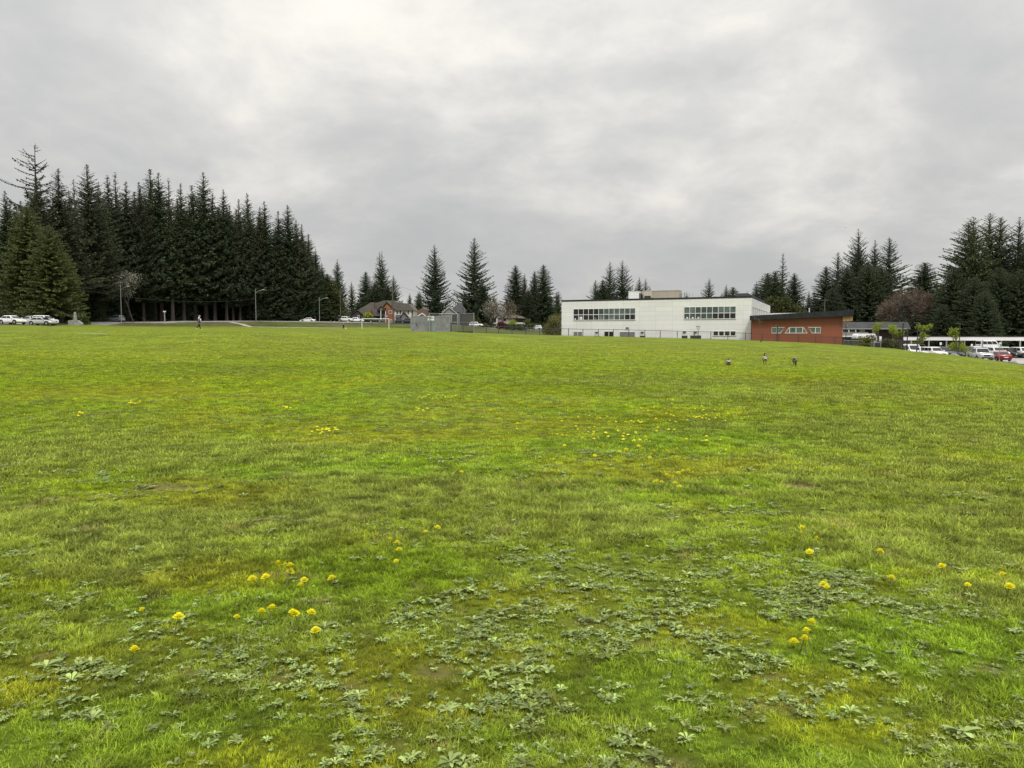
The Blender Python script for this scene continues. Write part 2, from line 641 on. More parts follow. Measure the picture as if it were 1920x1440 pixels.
ang = np.r_[np.arange(-180, -52, 4.0), np.arange(-52, 52, .4), np.arange(52, 180, 4.0)]
rad = np.r_[0.05, np.geomspace(.6, 60, 150), np.arange(61, 330, 1.0), np.geomspace(335, 1500, 24)]
A_, R_ = np.meshgrid(np.radians(ang), rad)
gx, gy = (R_ * np.sin(A_)).ravel(), (R_ * np.cos(A_)).ravel()
rr = np.hypot(gx, gy)
gz = hgt(gx, gy)
gz += (fbm(gx, gy, 1.6, 3, 11) - .5) * .05 * sstep(rr, 1.5, 4) * (1 - sstep(rr, 40, 70)) + (fbm(gx, gy, 7, 3, 12) - .5) * .14 * sstep(rr, 8, 20) * (1 - sstep(rr, 60, 110))
gcol = turf_col(gx, gy)
bank, litter = field_zones(gx, gy)
bk = np.array((.10, .125, .028))[None] * (1 + (fbm(gx, gy, 6, 4, 21) - .5)[:, None] * 1.1)
brown = sstep(fbm(gx, gy, 14, 4, 22), .5, .62)[:, None] * .6
bk = bk * (1 - brown) + np.array((.16, .125, .07))[None] * brown
gcol = gcol * (1 - bank[:, None]) + bk * bank[:, None]
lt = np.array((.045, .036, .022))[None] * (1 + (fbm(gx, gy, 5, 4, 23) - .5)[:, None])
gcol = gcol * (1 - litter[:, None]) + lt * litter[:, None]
nr, na = A_.shape
gv = np.c_[gx, gy, gz]
ia, ja = np.meshgrid(np.arange(nr - 1), np.arange(na), indexing='ij')
jb = (ja + 1) % na
quads = np.stack([ia * na + ja, ia * na + jb, (ia + 1) * na + jb, (ia + 1) * na + ja], -1).reshape(-1, 4)[:, ::-1]


def npmesh(name, v, q, mats, smooth=True):
    me = bpy.data.meshes.new(name)
    me.vertices.add(len(v))
    me.vertices.foreach_set('co', np.asarray(v, np.float32).ravel())
    k = q.shape[1]
    me.loops.add(q.size)
    me.loops.foreach_set('vertex_index', q.astype(np.int32).ravel())
    me.polygons.add(len(q))
    me.polygons.foreach_set('loop_start', np.arange(0, q.size, k, dtype=np.int32))
    me.polygons.foreach_set('loop_total', np.full(len(q), k, np.int32))
    if smooth:
        me.polygons.foreach_set('use_smooth', np.ones(len(q), bool))
    for m in mats:
        me.materials.append(m)
    me.update()
    me.validate()
    return me


def setcol(me, name, c):
    a = me.attributes.new(name, 'FLOAT_COLOR', 'POINT')
    a.data.foreach_set('color', np.c_[c, np.ones(len(c))].astype(np.float32).ravel())


def ground_material():
    m = bpy.data.materials.new('turf')
    m.use_nodes = True
    t = m.node_tree
    b = t.nodes['Principled BSDF']
    at_ = t.nodes.new('ShaderNodeAttribute')
    at_.attribute_name = 'turf_tone'
    geo = t.nodes.new('ShaderNodeNewGeometry')
    P = geo.outputs['Position']
    f1 = noisen(t, P, 9.0, 8, .65)
    f2 = noisen(t, P, 1.7, 7, .62)
    f3 = noisen(t, P, .35, 6, .6)
    f4 = noisen(t, P, 26.0, 4, .6)
    v = mathn(t, 'ADD', mathn(t, 'MULTIPLY', maprange(t, f1, .3, .7), .5), mathn(t, 'ADD', mathn(t, 'MULTIPLY', maprange(t, f2, .3, .7), .6), mathn(t, 'MULTIPLY', maprange(t, f3, .32, .68), .45)))
    v = mathn(t, 'ADD', mathn(t, 'MULTIPLY', v, .62), mathn(t, 'MULTIPLY', f4, .3))
    sc = t.nodes.new('ShaderNodeVectorMath')
    sc.operation = 'SCALE'
    t.links.new(at_.outputs['Color'], sc.inputs[0])
    t.links.new(mathn(t, 'ADD', mathn(t, 'MULTIPLY', v, 1.25), .08), sc.inputs['Scale'])
    # scattered darker weed clumps
    wd = maprange(t, noisen(t, P, 2.6, 5, .7), .60, .70)
    wc = mixc(t, mathn(t, 'MULTIPLY', wd, .55), sc.outputs[0], (.10, .145, .03))
    t.links.new(wc, b.inputs['Base Color'])
    b.inputs['Roughness'].default_value = .9
    b.inputs['Specular IOR Level'].default_value = .15
    bp = t.nodes.new('ShaderNodeBump')
    bp.inputs['Strength'].default_value = .8
    bp.inputs['Distance'].default_value = .06
    t.links.new(mathn(t, 'ADD', f1, mathn(t, 'MULTIPLY', f2, 1.5)), bp.inputs['Height'])
    t.links.new(bp.outputs[0], b.inputs['Normal'])
    return m


M_TURF = ground_material()
gme = npmesh('ground', gv, quads, [M_TURF])
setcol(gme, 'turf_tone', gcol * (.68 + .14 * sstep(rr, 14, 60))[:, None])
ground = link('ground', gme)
ground['kind'] = 'structure'


def gh(x, y):
    """Height of the ground with its small bumps."""
    x = np.atleast_1d(np.asarray(x, float))
    y = np.atleast_1d(np.asarray(y, float))
    r = np.hypot(x, y)
    return hgt(x, y) + (fbm(x, y, 1.6, 3, 11) - .5) * .05 * sstep(r, 1.5, 4) * (1 - sstep(r, 40, 70)) + (fbm(x, y, 7, 3, 12) - .5) * .14 * sstep(r, 8, 20) * (1 - sstep(r, 60, 110))


def strip(name, pts, width, m, lift=.05, step=2.0, kind='structure'):
    """A paved strip along a polyline, following the ground."""
    P = []
    for (a, b) in zip(pts[:-1], pts[1:]):
        n = max(1, int((Vector(b) - Vector(a)).length / step))
        for k in range(n):
            P.append(Vector(a).lerp(Vector(b), k / n))
    P.append(Vector(pts[-1]))
    nx = 5
    vs = []
    for i, p in enumerate(P):
        d = (P[min(i + 1, len(P) - 1)] - P[max(0, i - 1)]).normalized()
        nrm = Vector((-d.y, d.x))
        for k in range(nx):
            q = p + nrm * (k / (nx - 1) - .5) * width
            vs.append((q.x, q.y))
    vs = np.array(vs)
    z = gh(vs[:, 0], vs[:, 1]) + lift
    v = np.c_[vs, z]
    q = [(i * nx + k, i * nx + k + 1, (i + 1) * nx + k + 1, (i + 1) * nx + k) for i in range(len(P) - 1) for k in range(nx - 1)]
    me = npmesh(name, v, np.array(q)[:, ::-1], [m])
    o = link(name, me)
    o['kind'] = kind
    return o


M_ROAD = mat('old_asphalt', (.26, .25, .235), .9, var=.2, scale=.4)
M_LOT = mat('lot_asphalt', (.36, .34, .32), .9, var=.12, scale=.3)
M_PATH = mat('gravel_path', (.36, .33, .26), .95, var=.2, scale=.8)
M_LINE = mat('field_line_paint', (.62, .64, .55), .9, var=.2, scale=1.5)


def XY(px, Y):
    return (xat(px, Y), Y)


strip('road', [XY(-400, 122), XY(0, 132), XY(100, 151), XY(217, 196), XY(350, 208), XY(480, 218), XY(640, 230), XY(715, 252), XY(800, 256), XY(882, 256), XY(940, 268), XY(1005, 296), XY(1110, 330)], 7.0, M_ROAD, .06)
strip('footpath', [XY(428, 212), XY(440, 208.5), XY(455, 205), XY(470, 199.5), XY(520, 201.5), XY(640, 209)], 1.5, M_PATH, .05)
strip('driveway', [XY(300, 205), XY(340, 213), XY(372, 222)], 3.0, M_PATH, .05)
strip('gravel_shoulder', [XY(-100, 127), XY(0, 128.5), XY(100, 146.5), XY(160, 166), XY(217, 190.5), XY(330, 202)], 2.2, M_PATH, .055)
strip('goal_line', [XY(655, 178), XY(676, 177)], .35, M_LINE, .05)
strip('goal_line', [XY(679, 170), XY(703, 164)], .4, M_LINE, .05)
strip('goal_line', [XY(146, 62), XY(200, 61)], .22, M_LINE, .05)
strip('goal_line', [XY(90, 121), XY(136, 124)], .35, M_LINE, .05)
strip('parking_lot', [(60, 133), (150, 118)], 44, M_LOT, .06, 3.0)

# ---------------------------------------------------------------- turf, weeds
RNG = np.random.RandomState(11)


def inst_stuff(name, pts, rot, sc, col, variants, tilt=None):
    """One object whose points each carry a tuft: geometry nodes place the tufts."""
    n = len(pts)
    me = bpy.data.meshes.new(name)
    me.vertices.add(n)
    me.vertices.foreach_set('co', pts.astype(np.float32).ravel())
    for nm, val in (('rz', rot), ('sc', sc)):
        a = me.attributes.new(nm, 'FLOAT', 'POINT')
        a.data.foreach_set('value', val.astype(np.float32))
    a = me.attributes.new('vi', 'INT', 'POINT')
    a.data.foreach_set('value', RNG.randint(0, len(variants), n).astype(np.int32))
    setcol(me, 'turf_tone', col)
    o = link(name, me)
    o['kind'] = 'stuff'
    g = bpy.data.node_groups.new(name, 'GeometryNodeTree')
    g.interface.new_socket('Geometry', in_out='INPUT', socket_type='NodeSocketGeometry')
    g.interface.new_socket('Geometry', in_out='OUTPUT', socket_type='NodeSocketGeometry')
    gi = g.nodes.new('NodeGroupInput')
    go = g.nodes.new('NodeGroupOutput')
    ip = g.nodes.new('GeometryNodeInstanceOnPoints')
    jn = g.nodes.new('GeometryNodeJoinGeometry')
    for v in variants:
        oi = g.nodes.new('GeometryNodeObjectInfo')
        oi.inputs['Object'].default_value = v
        ti = g.nodes.new('GeometryNodeGeometryToInstance')
        g.links.new(oi.outputs['Geometry'], ti.inputs[0])
        g.links.new(ti.outputs[0], jn.inputs[0])

    def named(nm, ty):
        k = g.nodes.new('GeometryNodeInputNamedAttribute')
        k.data_type = ty
        k.inputs['Name'].default_value = nm
        return k.outputs[0]
    g.links.new(gi.outputs[0], ip.inputs['Points'])
    g.links.new(jn.outputs[0], ip.inputs['Instance'])
    ip.inputs['Pick Instance'].default_value = True
    g.links.new(named('vi', 'INT'), ip.inputs['Instance Index'])
    cb = g.nodes.new('ShaderNodeCombineXYZ')
    g.links.new(named('rz', 'FLOAT'), cb.inputs[2])
    er = g.nodes.new('FunctionNodeEulerToRotation')
    g.links.new(cb.outputs[0], er.inputs[0])
    g.links.new(er.outputs[0], ip.inputs['Rotation'])
    g.links.new(named('sc', 'FLOAT'), ip.inputs['Scale'])
    g.links.new(ip.outputs[0], go.inputs[0])
    md = o.modifiers.new('tufts', 'NODES')
    md.node_group = g
    return o


def blade_material(name, lo, hi, tint=None, trans=.3, rough=.55, spec=.3):
    m = bpy.data.materials.new(name)
    m.use_nodes = True
    t = m.node_tree
    t.nodes.clear()
    at_ = t.nodes.new('ShaderNodeAttribute')
    at_.attribute_type = 'INSTANCER'
    at_.attribute_name = 'turf_tone'
    geo = t.nodes.new('ShaderNodeNewGeometry')
    rnd = geo.outputs['Random Per Island']
    c = at_.outputs['Color']
    if tint:
        dry = maprange(t, rnd, .955, .965, 0, 1, False)
        c = mixc(t, mathn(t, 'MULTIPLY', dry, .7), c, tint)
    sc = t.nodes.new('ShaderNodeVectorMath')
    sc.operation = 'SCALE'
    t.links.new(c, sc.inputs[0])
    fr = t.nodes.new('ShaderNodeMath')
    fr.operation = 'FRACT'
    t.links.new(mathn(t, 'MULTIPLY', rnd, 7.31), fr.inputs[0])
    t.links.new(maprange(t, fr.outputs[0], 0, 1, lo, hi, False), sc.inputs['Scale'])
    d = t.nodes.new('ShaderNodeBsdfPrincipled')
    d.inputs['Roughness'].default_value = rough
    d.inputs['Specular IOR Level'].default_value = spec
    t.links.new(sc.outputs[0], d.inputs['Base Color'])
    tr = t.nodes.new('ShaderNodeBsdfTranslucent')
    t.links.new(sc.outputs[0], tr.inputs[0])
    ms = t.nodes.new('ShaderNodeMixShader')
    ms.inputs[0].default_value = trans
    t.links.new(d.outputs[0], ms.inputs[1])
    t.links.new(tr.outputs[0], ms.inputs[2])
    o = t.nodes.new('ShaderNodeOutputMaterial')
    t.links.new(ms.outputs[0], o.inputs[0])
    return m


M_BLADE = blade_material('grass_blade', .85, 2.0, (.34, .29, .12), .25, .7, .15)
M_WEED = blade_material('weed_leaf', .6, 1.6, None, .15, .5, .22)


def tuft(seed, nb, rad, hmin, hmax, wid, lean):
    r = random.Random(seed)
    mb = MB()
    for _ in range(nb):
        a = r.uniform(0, 6.283)
        d = rad * math.sqrt(r.random())
        x, y = d * math.cos(a), d * math.sin(a)
        hh = r.uniform(hmin, hmax)
        b = a + r.uniform(-1.6, 1.6)
        ln = hh * r.uniform(.15, lean)
        wx, wy = -math.sin(b) * wid * .5, math.cos(b) * wid * .5
        dx, dy = math.cos(b) * ln, math.sin(b) * ln
        p = []
        for k, (f, ww) in enumerate(((0, 1), (.55, .8))):
            q = (x + dx * f * f, y + dy * f * f, hh * (f - .12 * f * f) - .004)
            p += [(q[0] - wx * ww, q[1] - wy * ww, q[2]), (q[0] + wx * ww, q[1] + wy * ww, q[2])]
        p.append((x + dx, y + dy, hh * r.uniform(.55, .9)))
        mb.add(p, [(0, 1, 3, 2), (2, 3, 4)])
    return bpy.data.objects.new('grass_tuft', mb.mesh('grass_tuft', M_BLADE))


def scatter(rmin, rmax, dens, amax=41):
    """random ground points with a density (per square metre) that depends on distance"""
    out = []
    edges = np.geomspace(rmin, rmax, 40)
    for a, b in zip(edges[:-1], edges[1:]):
        area = math.radians(amax) * (b * b - a * a)
        n = RNG.poisson(area * dens((a + b) / 2))
        rr_ = np.sqrt(RNG.uniform(a * a, b * b, n))
        t = RNG.uniform(-math.radians(amax), math.radians(amax), n)
        out.append(np.c_[rr_ * np.sin(t), rr_ * np.cos(t)])
    return np.concatenate(out)


BLOB['weed'] = [(1150, 1060, 1.0, .6), (1350, 1100, 1.1, .7), (1600, 1130, .9, .5), (1250, 1180, .8, .4), (1000, 1180, .45, .25), (830, 1155, .5, .2), (740, 1290, .2, .1), (560, 1280, .35, .18),
                (330, 1230, .5, .3), (130, 1250, .5, .3), (480, 1360, .35, .15), (900, 1320, .45, .2), (1000, 1400, .35, .15), (690, 1415, .25, .12), (860, 1430, .3, .1), (1080, 1290, .45, .2), (1300, 1300, .6, .25),
                (1480, 1330, .35, .2), (1600, 1240, .35, .15), (1700, 1345, .4, .2), (1500, 1410, .45, .15), (1850, 1390, .35, .15), (1260, 1425, .25, .1), (1880, 1170, .5, .35), (320, 1060, .25, .18),
                (515, 975, .3, .2), (1470, 960, .9, .4), (1700, 1120, .6, .3), (80, 1350, .4, .15), (60, 1410, .3, .1), (360, 1350, .35, .15), (610, 1330, .3, .15), (250, 1170, .5, .2), (420, 1170, .3, .12), (920, 1110, .25, .1),
                (1240, 880, .4, .2), (1060, 1040, .5, .2), (700, 1180, .35, .15), (1150, 1400, .2, .15), (1820, 1250, .4, .2), (1380, 1380, .3, .15), (950, 1260, .4, .2), (1400, 1220, .5, .25), (560, 1400, .2, .1)]


def grow(name, xy, variants, s0, s1, colmul=1.0, hvar=None):
    x, y = xy[:, 0], xy[:, 1]
    z = gh(x, y)
    r = np.hypot(x, y)
    c = turf_col(x, y) * np.array((1.08, 1.0, 1.35)) * colmul
    hv = (.50 + .66 * fbm(x, y, .25, 3, 31) + .35 * (fbm(x, y, 2.5, 3, 32) - .5)) * RNG.uniform(.7, 1.3, len(x))
    hv = hv * (1 + .45 * blobs('dull', x, y)) * (1 - .3 * blobs('moss', x, y)) * (1 - .6 * blobs('bare', x, y))
    sc = hv * RNG.uniform(s0, s1, len(x)) * np.maximum(1, r / 6) ** .24
    # tufts of different grasses side by side: small patches of their own tone and height
    k = fbm(x, y, .16, 3, 51, .8)
    am = .75
    c = c * (1 - .48 * am + am * sstep(k, .30, .68))[:, None] * RNG.uniform(.62, 1.38, (len(x), 1))
    bwv = blobs('weed', x, y)
    sc = sc * (1 - .35 * bwv)
    return inst_stuff(name, np.c_[x, y, z], RNG.uniform(0, 6.283, len(x)), sc, c, variants)


TUFTS = [tuft(i, 26, .030 + .006 * (i % 3), .014, .052, .0034, 1.25) for i in range(8)]
FARTUFTS = [tuft(40 + i, 20, .045 + .01 * i, .012, .040, .0052, 1.3) for i in range(5)]
grow('grass', scatter(1.7, 9.0, lambda r: 1350 * min(1, (5.0 / r) ** 1.2)), TUFTS, .75, 1.2)
grow('grass', scatter(9.0, 88, lambda r: 560 * (9 / r) ** 1.7 * max(.05, 1 - max(0, r - 25) / 63) ), FARTUFTS, .8, 1.25)


def rosette(seed, n, ln, wd, up):
    r = random.Random(seed)
    mb = MB()
    for k in range(n):
        a = k * 2.399 + r.uniform(-.5, .5)
        Ln = ln * r.uniform(.55, 1.15)
        W = wd * r.uniform(.75, 1.2) * Ln / ln
        e = r.uniform(*up) * (1.15 - .6 * k / n)
        twist = r.uniform(-.5, .5)
        ca, sa = math.cos(a), math.sin(a)
        rows = []
        for f, ww in ((0.02, .18), (.22, .42), (.5, .95), (.75, .9), (.92, .5), (1.0, .05)):
            rr_ = Ln * (f - .12 * f * f)
            z = Ln * (math.sin(e) * f * 1.0 - .55 * f * f * math.sin(e) - .05 * f ** 3) + .008 + .004 * k / n
            rr_ *= math.cos(e * .6)
            wob = math.sin(f * 9 + k) * .06 * W
            for sgn, lift in ((-1, .30), (0, 0), (1, .30)):
                s = sgn * W * .5 * ww
                rows.append((ca * rr_ - sa * s + wob * sa, sa * rr_ + ca * s + wob * ca, z + abs(s) * lift + s * twist * f))
        fs = []
        for q in range(5):
            for c in range(2):
                i = q * 3 + c
                fs.append((i, i + 1, i + 4, i + 3))
        mb.add(rows, fs)
    me = mb.mesh('weed_rosette', M_WEED, True)
    return bpy.data.objects.new('weed_rosette', me)


wx = scatter(1.9, 20, lambda r: 1900 if r < 7 else 850 if r < 11 else 300)
bw = blobs('weed', wx[:, 0], wx[:, 1])
nwd = fbm(wx[:, 0], wx[:, 1], .8, 4, 41)
pr = np.clip((.50 + .50 * bw) * (.03 + .85 * sstep(fbm(wx[:, 0], wx[:, 1], .20, 4, 44, .7), .43, .62)) * (.45 + .8 * sstep(nwd, .36, .58)) + .02, 0, 1) * (1 - .75 * blobs('lush', wx[:, 0], wx[:, 1])) * (1 - .8 * blobs('dull', wx[:, 0], wx[:, 1]))
keep = RNG.rand(len(wx)) < pr
wx = wx[keep]
wz = gh(wx[:, 0], wx[:, 1]) + .006
wcol = np.array((.235, .300, .088))[None] * RNG.uniform(.6, 1.35, (len(wx), 1)) * (1 + RNG.uniform(-.05, .05, (len(wx), 3)))
ROS = [rosette(1, 13, .062, .017, (.25, .95)), rosette(2, 16, .052, .015, (.3, 1.1)), rosette(3, 11, .070, .019, (.15, .8)), rosette(4, 20, .048, .013, (.35, 1.2)), rosette(5, 14, .058, .018, (.2, .9)), rosette(6, 9, .045, .016, (.2, 1.0))]
inst_stuff('broadleaf_weeds', np.c_[wx, wz], RNG.uniform(0, 6.283, len(wx)), RNG.gamma(4, .092, len(wx)).clip(.24, 1.25) * np.where(np.hypot(wx[:, 0], wx[:, 1]) > 7, 1.2, 1), wcol, ROS)
print('weeds', len(wx))

# small dry stalks lying in the turf
sx_ = scatter(1.9, 9, lambda r: 3)
STK = []
for i in range(4):
    r_ = random.Random(60 + i)
    mb = MB()
    mb.tube([(0, 0, .03), (.03, .008 * r_.uniform(-1, 1), .045), (.06, .015 * r_.uniform(-1, 1), .05), (.09, .02 * r_.uniform(-1, 1), .04)], .0013, 4)
    STK.append(bpy.data.objects.new('dry_stalk', mb.mesh('dry_stalk', M_BLADE)))
inst_stuff('dry_stalks', np.c_[sx_, gh(sx_[:, 0], sx_[:, 1]) + .012], RNG.uniform(0, 6.283, len(sx_)), RNG.uniform(.3, .75, len(sx_)), np.array((.36, .33, .22))[None] * np.ones((len(sx_), 1)), STK)

# ---------------------------------------------------------------- dandelions
M_PETAL = leafmat('dandelion_petal', (.72, .66, .005), (.86, .80, .014), .2, .6, .08)
M_STEM = leafmat('dandelion_stem', (.16, .19, .06), (.22, .22, .08), .1, .6, .1)


def dandelion_meshes(seed, H, D):
    r = random.Random(seed)
    st = MB()
    bend = r.uniform(-.03, .03)
    st.tube([(0, 0, -.01), (bend * .4, .004, H * .5), (bend, .01, H)], [.0022, .002, .002], 5)
    hd = MB()
    top = Vector((bend, .01, H))
    for ring, (n, rl, lift) in enumerate(((22, 1.0, .06), (18, .72, .22), (12, .42, .36))):
        for k in range(n):
            a = 6.283 * k / n + ring * .2 + r.uniform(-.1, .1)
            l = D * .5 * rl * r.uniform(.88, 1.08)
            ww = D * .055
            ca, sa = math.cos(a), math.sin(a)
            z0, z1 = D * .05 * ring, D * lift
            hd.add([top + Vector((ca * .1 * l + sa * ww * .4, sa * .1 * l - ca * ww * .4, z0)), top + Vector((ca * l + sa * ww, sa * l - ca * ww, z1)),
                    top + Vector((ca * l * 1.04 - sa * ww, sa * l * 1.04 + ca * ww, z1)), top + Vector((ca * .1 * l - sa * ww * .4, sa * .1 * l + ca * ww * .4, z0))], [(0, 1, 2, 3)])
    hd.tube([top + Vector((0, 0, -.012)), top + Vector((0, 0, D * .06))], [.004, D * .2], 8)
    return st.mesh('stem', M_STEM, True), hd.mesh('flower_head', M_PETAL)


DMESH = [dandelion_meshes(i, hh, dd) for i, (hh, dd) in enumerate(((.07, .042), (.10, .040), (.05, .044), (.13, .032), (.085, .038)))]


def small_dandelion():
    mb = MB()
    mb.tube([(0, 0, -.01), (0, .005, .06)], .002, 4, 0)
    n = 12
    mb.add([(.019 * math.cos(6.283 * k / n), .019 * math.sin(6.283 * k / n), .062 + .004 * (k % 2)) for k in range(n)] + [(0, 0, .074), (0, 0, .055)],
           [(k, (k + 1) % n, n) for k in range(n)] + [((k + 1) % n, k, n + 1) for k in range(n)], 1)
    return mb.mesh('dandelion', [M_STEM, M_PETAL])


SMALLD = small_dandelion()
drng = random.Random(77)


def dandelion(px, py, label, group=None, mi=None, s=1.0):
    p = gpix(px, py)
    z = float(gh(p.x, p.y)[0])
    if p.y > 11:
        o = link('dandelion', SMALLD)
        o.location = (p.x, p.y, z)
        o.rotation_euler = (drng.uniform(-.2, .2), drng.uniform(-.2, .2), drng.uniform(0, 6.28))
        o.scale = (s * drng.uniform(1.0, 1.5),) * 3
        return tag(o, label, 'dandelion', group)
    o = empty('dandelion', (p.x, p.y, z), drng.uniform(0, 6.28), label, 'dandelion', group)
    st, hd = DMESH[drng.randrange(5) if mi is None else mi]
    link('stem', st, o)
    fh = link('flower_head', hd, o)
    o.rotation_euler = (drng.uniform(-.25, .35), drng.uniform(-.25, .25), drng.uniform(0, 6.28))
    o.scale = (s * drng.uniform(1.15, 1.4),) * 3
    return o


# heads seen one by one in the foreground (pixel of the plant's foot)
for px, py, mi, s, lab in (
        (246, 1250, 0, 1.0, 'lone dandelion low among the grey-green weeds in the near corner of the lawn'),
        (325, 1195, 0, 1.1, 'full dandelion leaning beside one dark weed rosette, below a tall thin bud'),
        (286, 1180, 3, .8, 'small dandelion bud on the tallest thin stalk left of the leaning flower'),
        (444, 1210, 3, .9, 'dandelion half closed between the weeds, left of the three-flower clump'),
        (817, 1012, 0, 1.0, 'bright dandelion standing alone highest in the dark green band of grass'),
        (799, 1030, 3, .8, 'tiny dandelion bud just below the bright lone one in dark grass'),
        (751, 1090, 3, .8, 'tiny dandelion bud on a tall stalk over a weed rosette'),
        (1469, 866, 2, 1.2, 'large round dandelion alone on the lawn at mid distance'),
        (1637, 1058, 0, 1.1, 'dandelion alone right of the five-flower cluster near dry weeds'),
        (1766, 1086, 0, .9, 'dandelion alone at the edge of the dull olive grass on the right'),
        (1671, 1108, 2, 1.0, 'flat open dandelion alone in smooth grass, between two others'),
        (1806, 1110, 2, .8, 'small pale dandelion lying almost flat near the right edge'),
        (1561, 1006, 0, .9, 'dandelion alone above the five-flower cluster'),
        (861, 897, 0, .8, 'small dandelion alone in the olive grass at mid distance')):
    dandelion(px, py, lab, None, mi, s)
for g, lab, pts in (
        ('four dandelions round one weed rosette', 'large dandelion in the four-flower clump round one rosette on the near lawn', ((1483, 1240), (1498, 1226), (1511, 1230), (1528, 1240))),
        ('five dandelions in a column on the right', 'dandelion in the column of five beside coarse weeds on the right', ((1519, 1022), (1514, 1033), (1501, 1030), (1518, 1048), (1525, 1055))),
        ('two dandelions one above the other', 'dandelion in the upright pair over a rosette right of the picture centre', ((1551, 1136), (1552, 1148))),
        ('two dandelions touching near the edge', 'dandelion of the touching pair by the right edge of the lawn', ((1885, 1126), (1893, 1126))),
        ('arc of dandelions in the bright green grass', 'dandelion in the arc of nine across the brightest green patch', ((487, 1098), (500, 1112), (516, 1094), (530, 1096), (538, 1100), (540, 1108), (561, 1126), (575, 1112), (636, 1098))),
        ('dandelions in the clump of long stalks', 'dandelion in the clump of long pale stalks left of centre', ((478, 1176), (494, 1186), (549, 1196), (562, 1186), (582, 1206), (587, 1172))),
        ('three dandelions left of the lone bright one', 'dandelion in the little group of three left of the lone bright one', ((724, 1046), (748, 1043), (757, 1050))),
        ('dandelions round a dark weed at mid distance', 'dandelion in the upper ring round a dark weed at mid distance', ((1257, 904), (1280, 906), (1284, 898), (1262, 912), (1274, 903))),
        ('row of dandelions below the dark weed', 'dandelion in the short row just below the ring round a dark weed', ((1235, 936), (1240, 926), (1261, 938), (1270, 928), (1245, 932)))):
    for px, py in pts:
        dandelion(px, py, lab, g)
# clusters further off: centre, spread, how many
for g, lab, cx_, cy_, sx2, sy2, n in (
        ('yellow patch of dandelions left of centre', 'dandelion in the tight yellow patch left of centre', 612, 816, 24, 4, 16),
        ('broad drift of dandelions near the centre', 'dandelion in the broad drift spread over bright grass near the centre', 1150, 826, 150, 30, 48),
        ('upper drift of dandelions near the centre', 'dandelion in the sparse upper drift behind the broad drift', 1190, 788, 140, 18, 22),
        ('right-hand drift of dandelions', 'dandelion in the thin drift of pale heads toward the geese', 1290, 782, 80, 16, 22),
        ('yellow dandelions behind the grazing goose', 'dandelion in the dense yellow patch right of the grazing goose', 1665, 679, 14, 2, 14),
        ('dandelions on the far left of the lawn', 'dandelion in the loose line far off on the left lawn', 350, 716, 60, 5, 16),
        ('dandelions scattered left of centre', 'dandelion in the scattered group far left of centre', 470, 725, 40, 12, 8),
        ('clump of dandelions with orange heads', 'dandelion in the compact orange clump left of centre', 537, 772, 6, 2, 5),
        ('left dandelion clump on yellow moss', 'dandelion in the small clump on yellow moss to the left', 248, 762, 10, 4, 8),
        ('left dandelion clump beside a dark weed', 'dandelion in the small clump beside a dark weed on the left', 150, 783, 10, 3, 8),
        ('dandelions in a line before the container', 'dandelion in the long line across the middle lawn', 820, 752, 60, 6, 18),
        ('dandelions below that line', 'dandelion in the shorter line just nearer than the long line', 785, 777, 18, 3, 8),
        ('dandelions round the geese', 'tiny dandelion on the grass around the geese', 1420, 690, 80, 8, 16),
        ('single file of dandelions on the right', 'tiny dandelion in the pair far off on the right lawn', 1625, 752, 6, 1, 3),
        ('dandelions before the building', 'tiny dandelion far off before the white building', 1060, 690, 90, 10, 12),
        ('dandelions beside the lone heads', 'dandelion near the first clump beyond the dark grass band', 1215, 860, 90, 16, 16)):
    for k in range(n):
        dandelion(cx_ + drng.gauss(0, 1) * sx2 * .6, cy_ + drng.gauss(0, 1) * sy2 * .6, lab, g)
# ---------------------------------------------------------------- trees
M_FIR = leafmat('fir_needles', (.025, .043, .022), (.068, .100, .045), .1, .7, .22)
M_FIRB = leafmat('fir_needles_brownish', (.032, .040, .021), (.080, .092, .044), .1, .7, .22)
M_CEDAR = leafmat('cedar_sprays', (.056, .074, .020), (.130, .150, .042), .12, .7, .12)
M_CEDARG = leafmat('cedar_sprays_green', (.024, .042, .020), (.064, .090, .036), .12, .7, .2)
M_CEDARD = leafmat('cedar_sprays_dark', (.034, .050, .020), (.090, .110, .040), .12, .7, .15)
M_FRESH = leafmat('fresh_leaves', (.19, .26, .025), (.36, .42, .06), .3, .6, .12)
M_OLIVE = leafmat('olive_leaves', (.045, .055, .016), (.095, .105, .03), .15, .7, .15)
M_SHRUB = leafmat('shrub_leaves', (.07, .085, .022), (.19, .18, .06), .2, .7, .15)
M_HEDGE = leafmat('hedge_leaves', (.035, .06, .015), (.085, .12, .03), .15, .7, .12)
M_BLOSSOM = leafmat('white_blossom', (.22, .22, .17), (.58, .57, .48), .2, .7, .1)
M_BUD = leafmat('brown_bud_twigs', (.14, .115, .07), (.25, .20, .13), .1, .8, .1)
M_REDTWIG = leafmat('reddish_twigs', (.105, .080, .058), (.175, .130, .095), 0, .8, .1)
M_PURPLE = leafmat('purple_leaves', (.10, .03, .045), (.2, .07, .09), .15, .7, .1)


def kite(mb, p, d, s, wd, r, droop=0.0):
    d = Vector(d)
    d.z -= droop
    d.normalize()
    a = Vector((r.uniform(-1, 1), r.uniform(-1, 1), r.uniform(-.6, .6)))
    n = d.cross(a)
    if n.length < 1e-4:
        n = Vector((1, 0, 0))
    n = n.normalized() * wd * s
    m = p + d * s * .45
    mb.add([p, m + n, p + d * s, m - n], [(0, 1, 2, 3)])


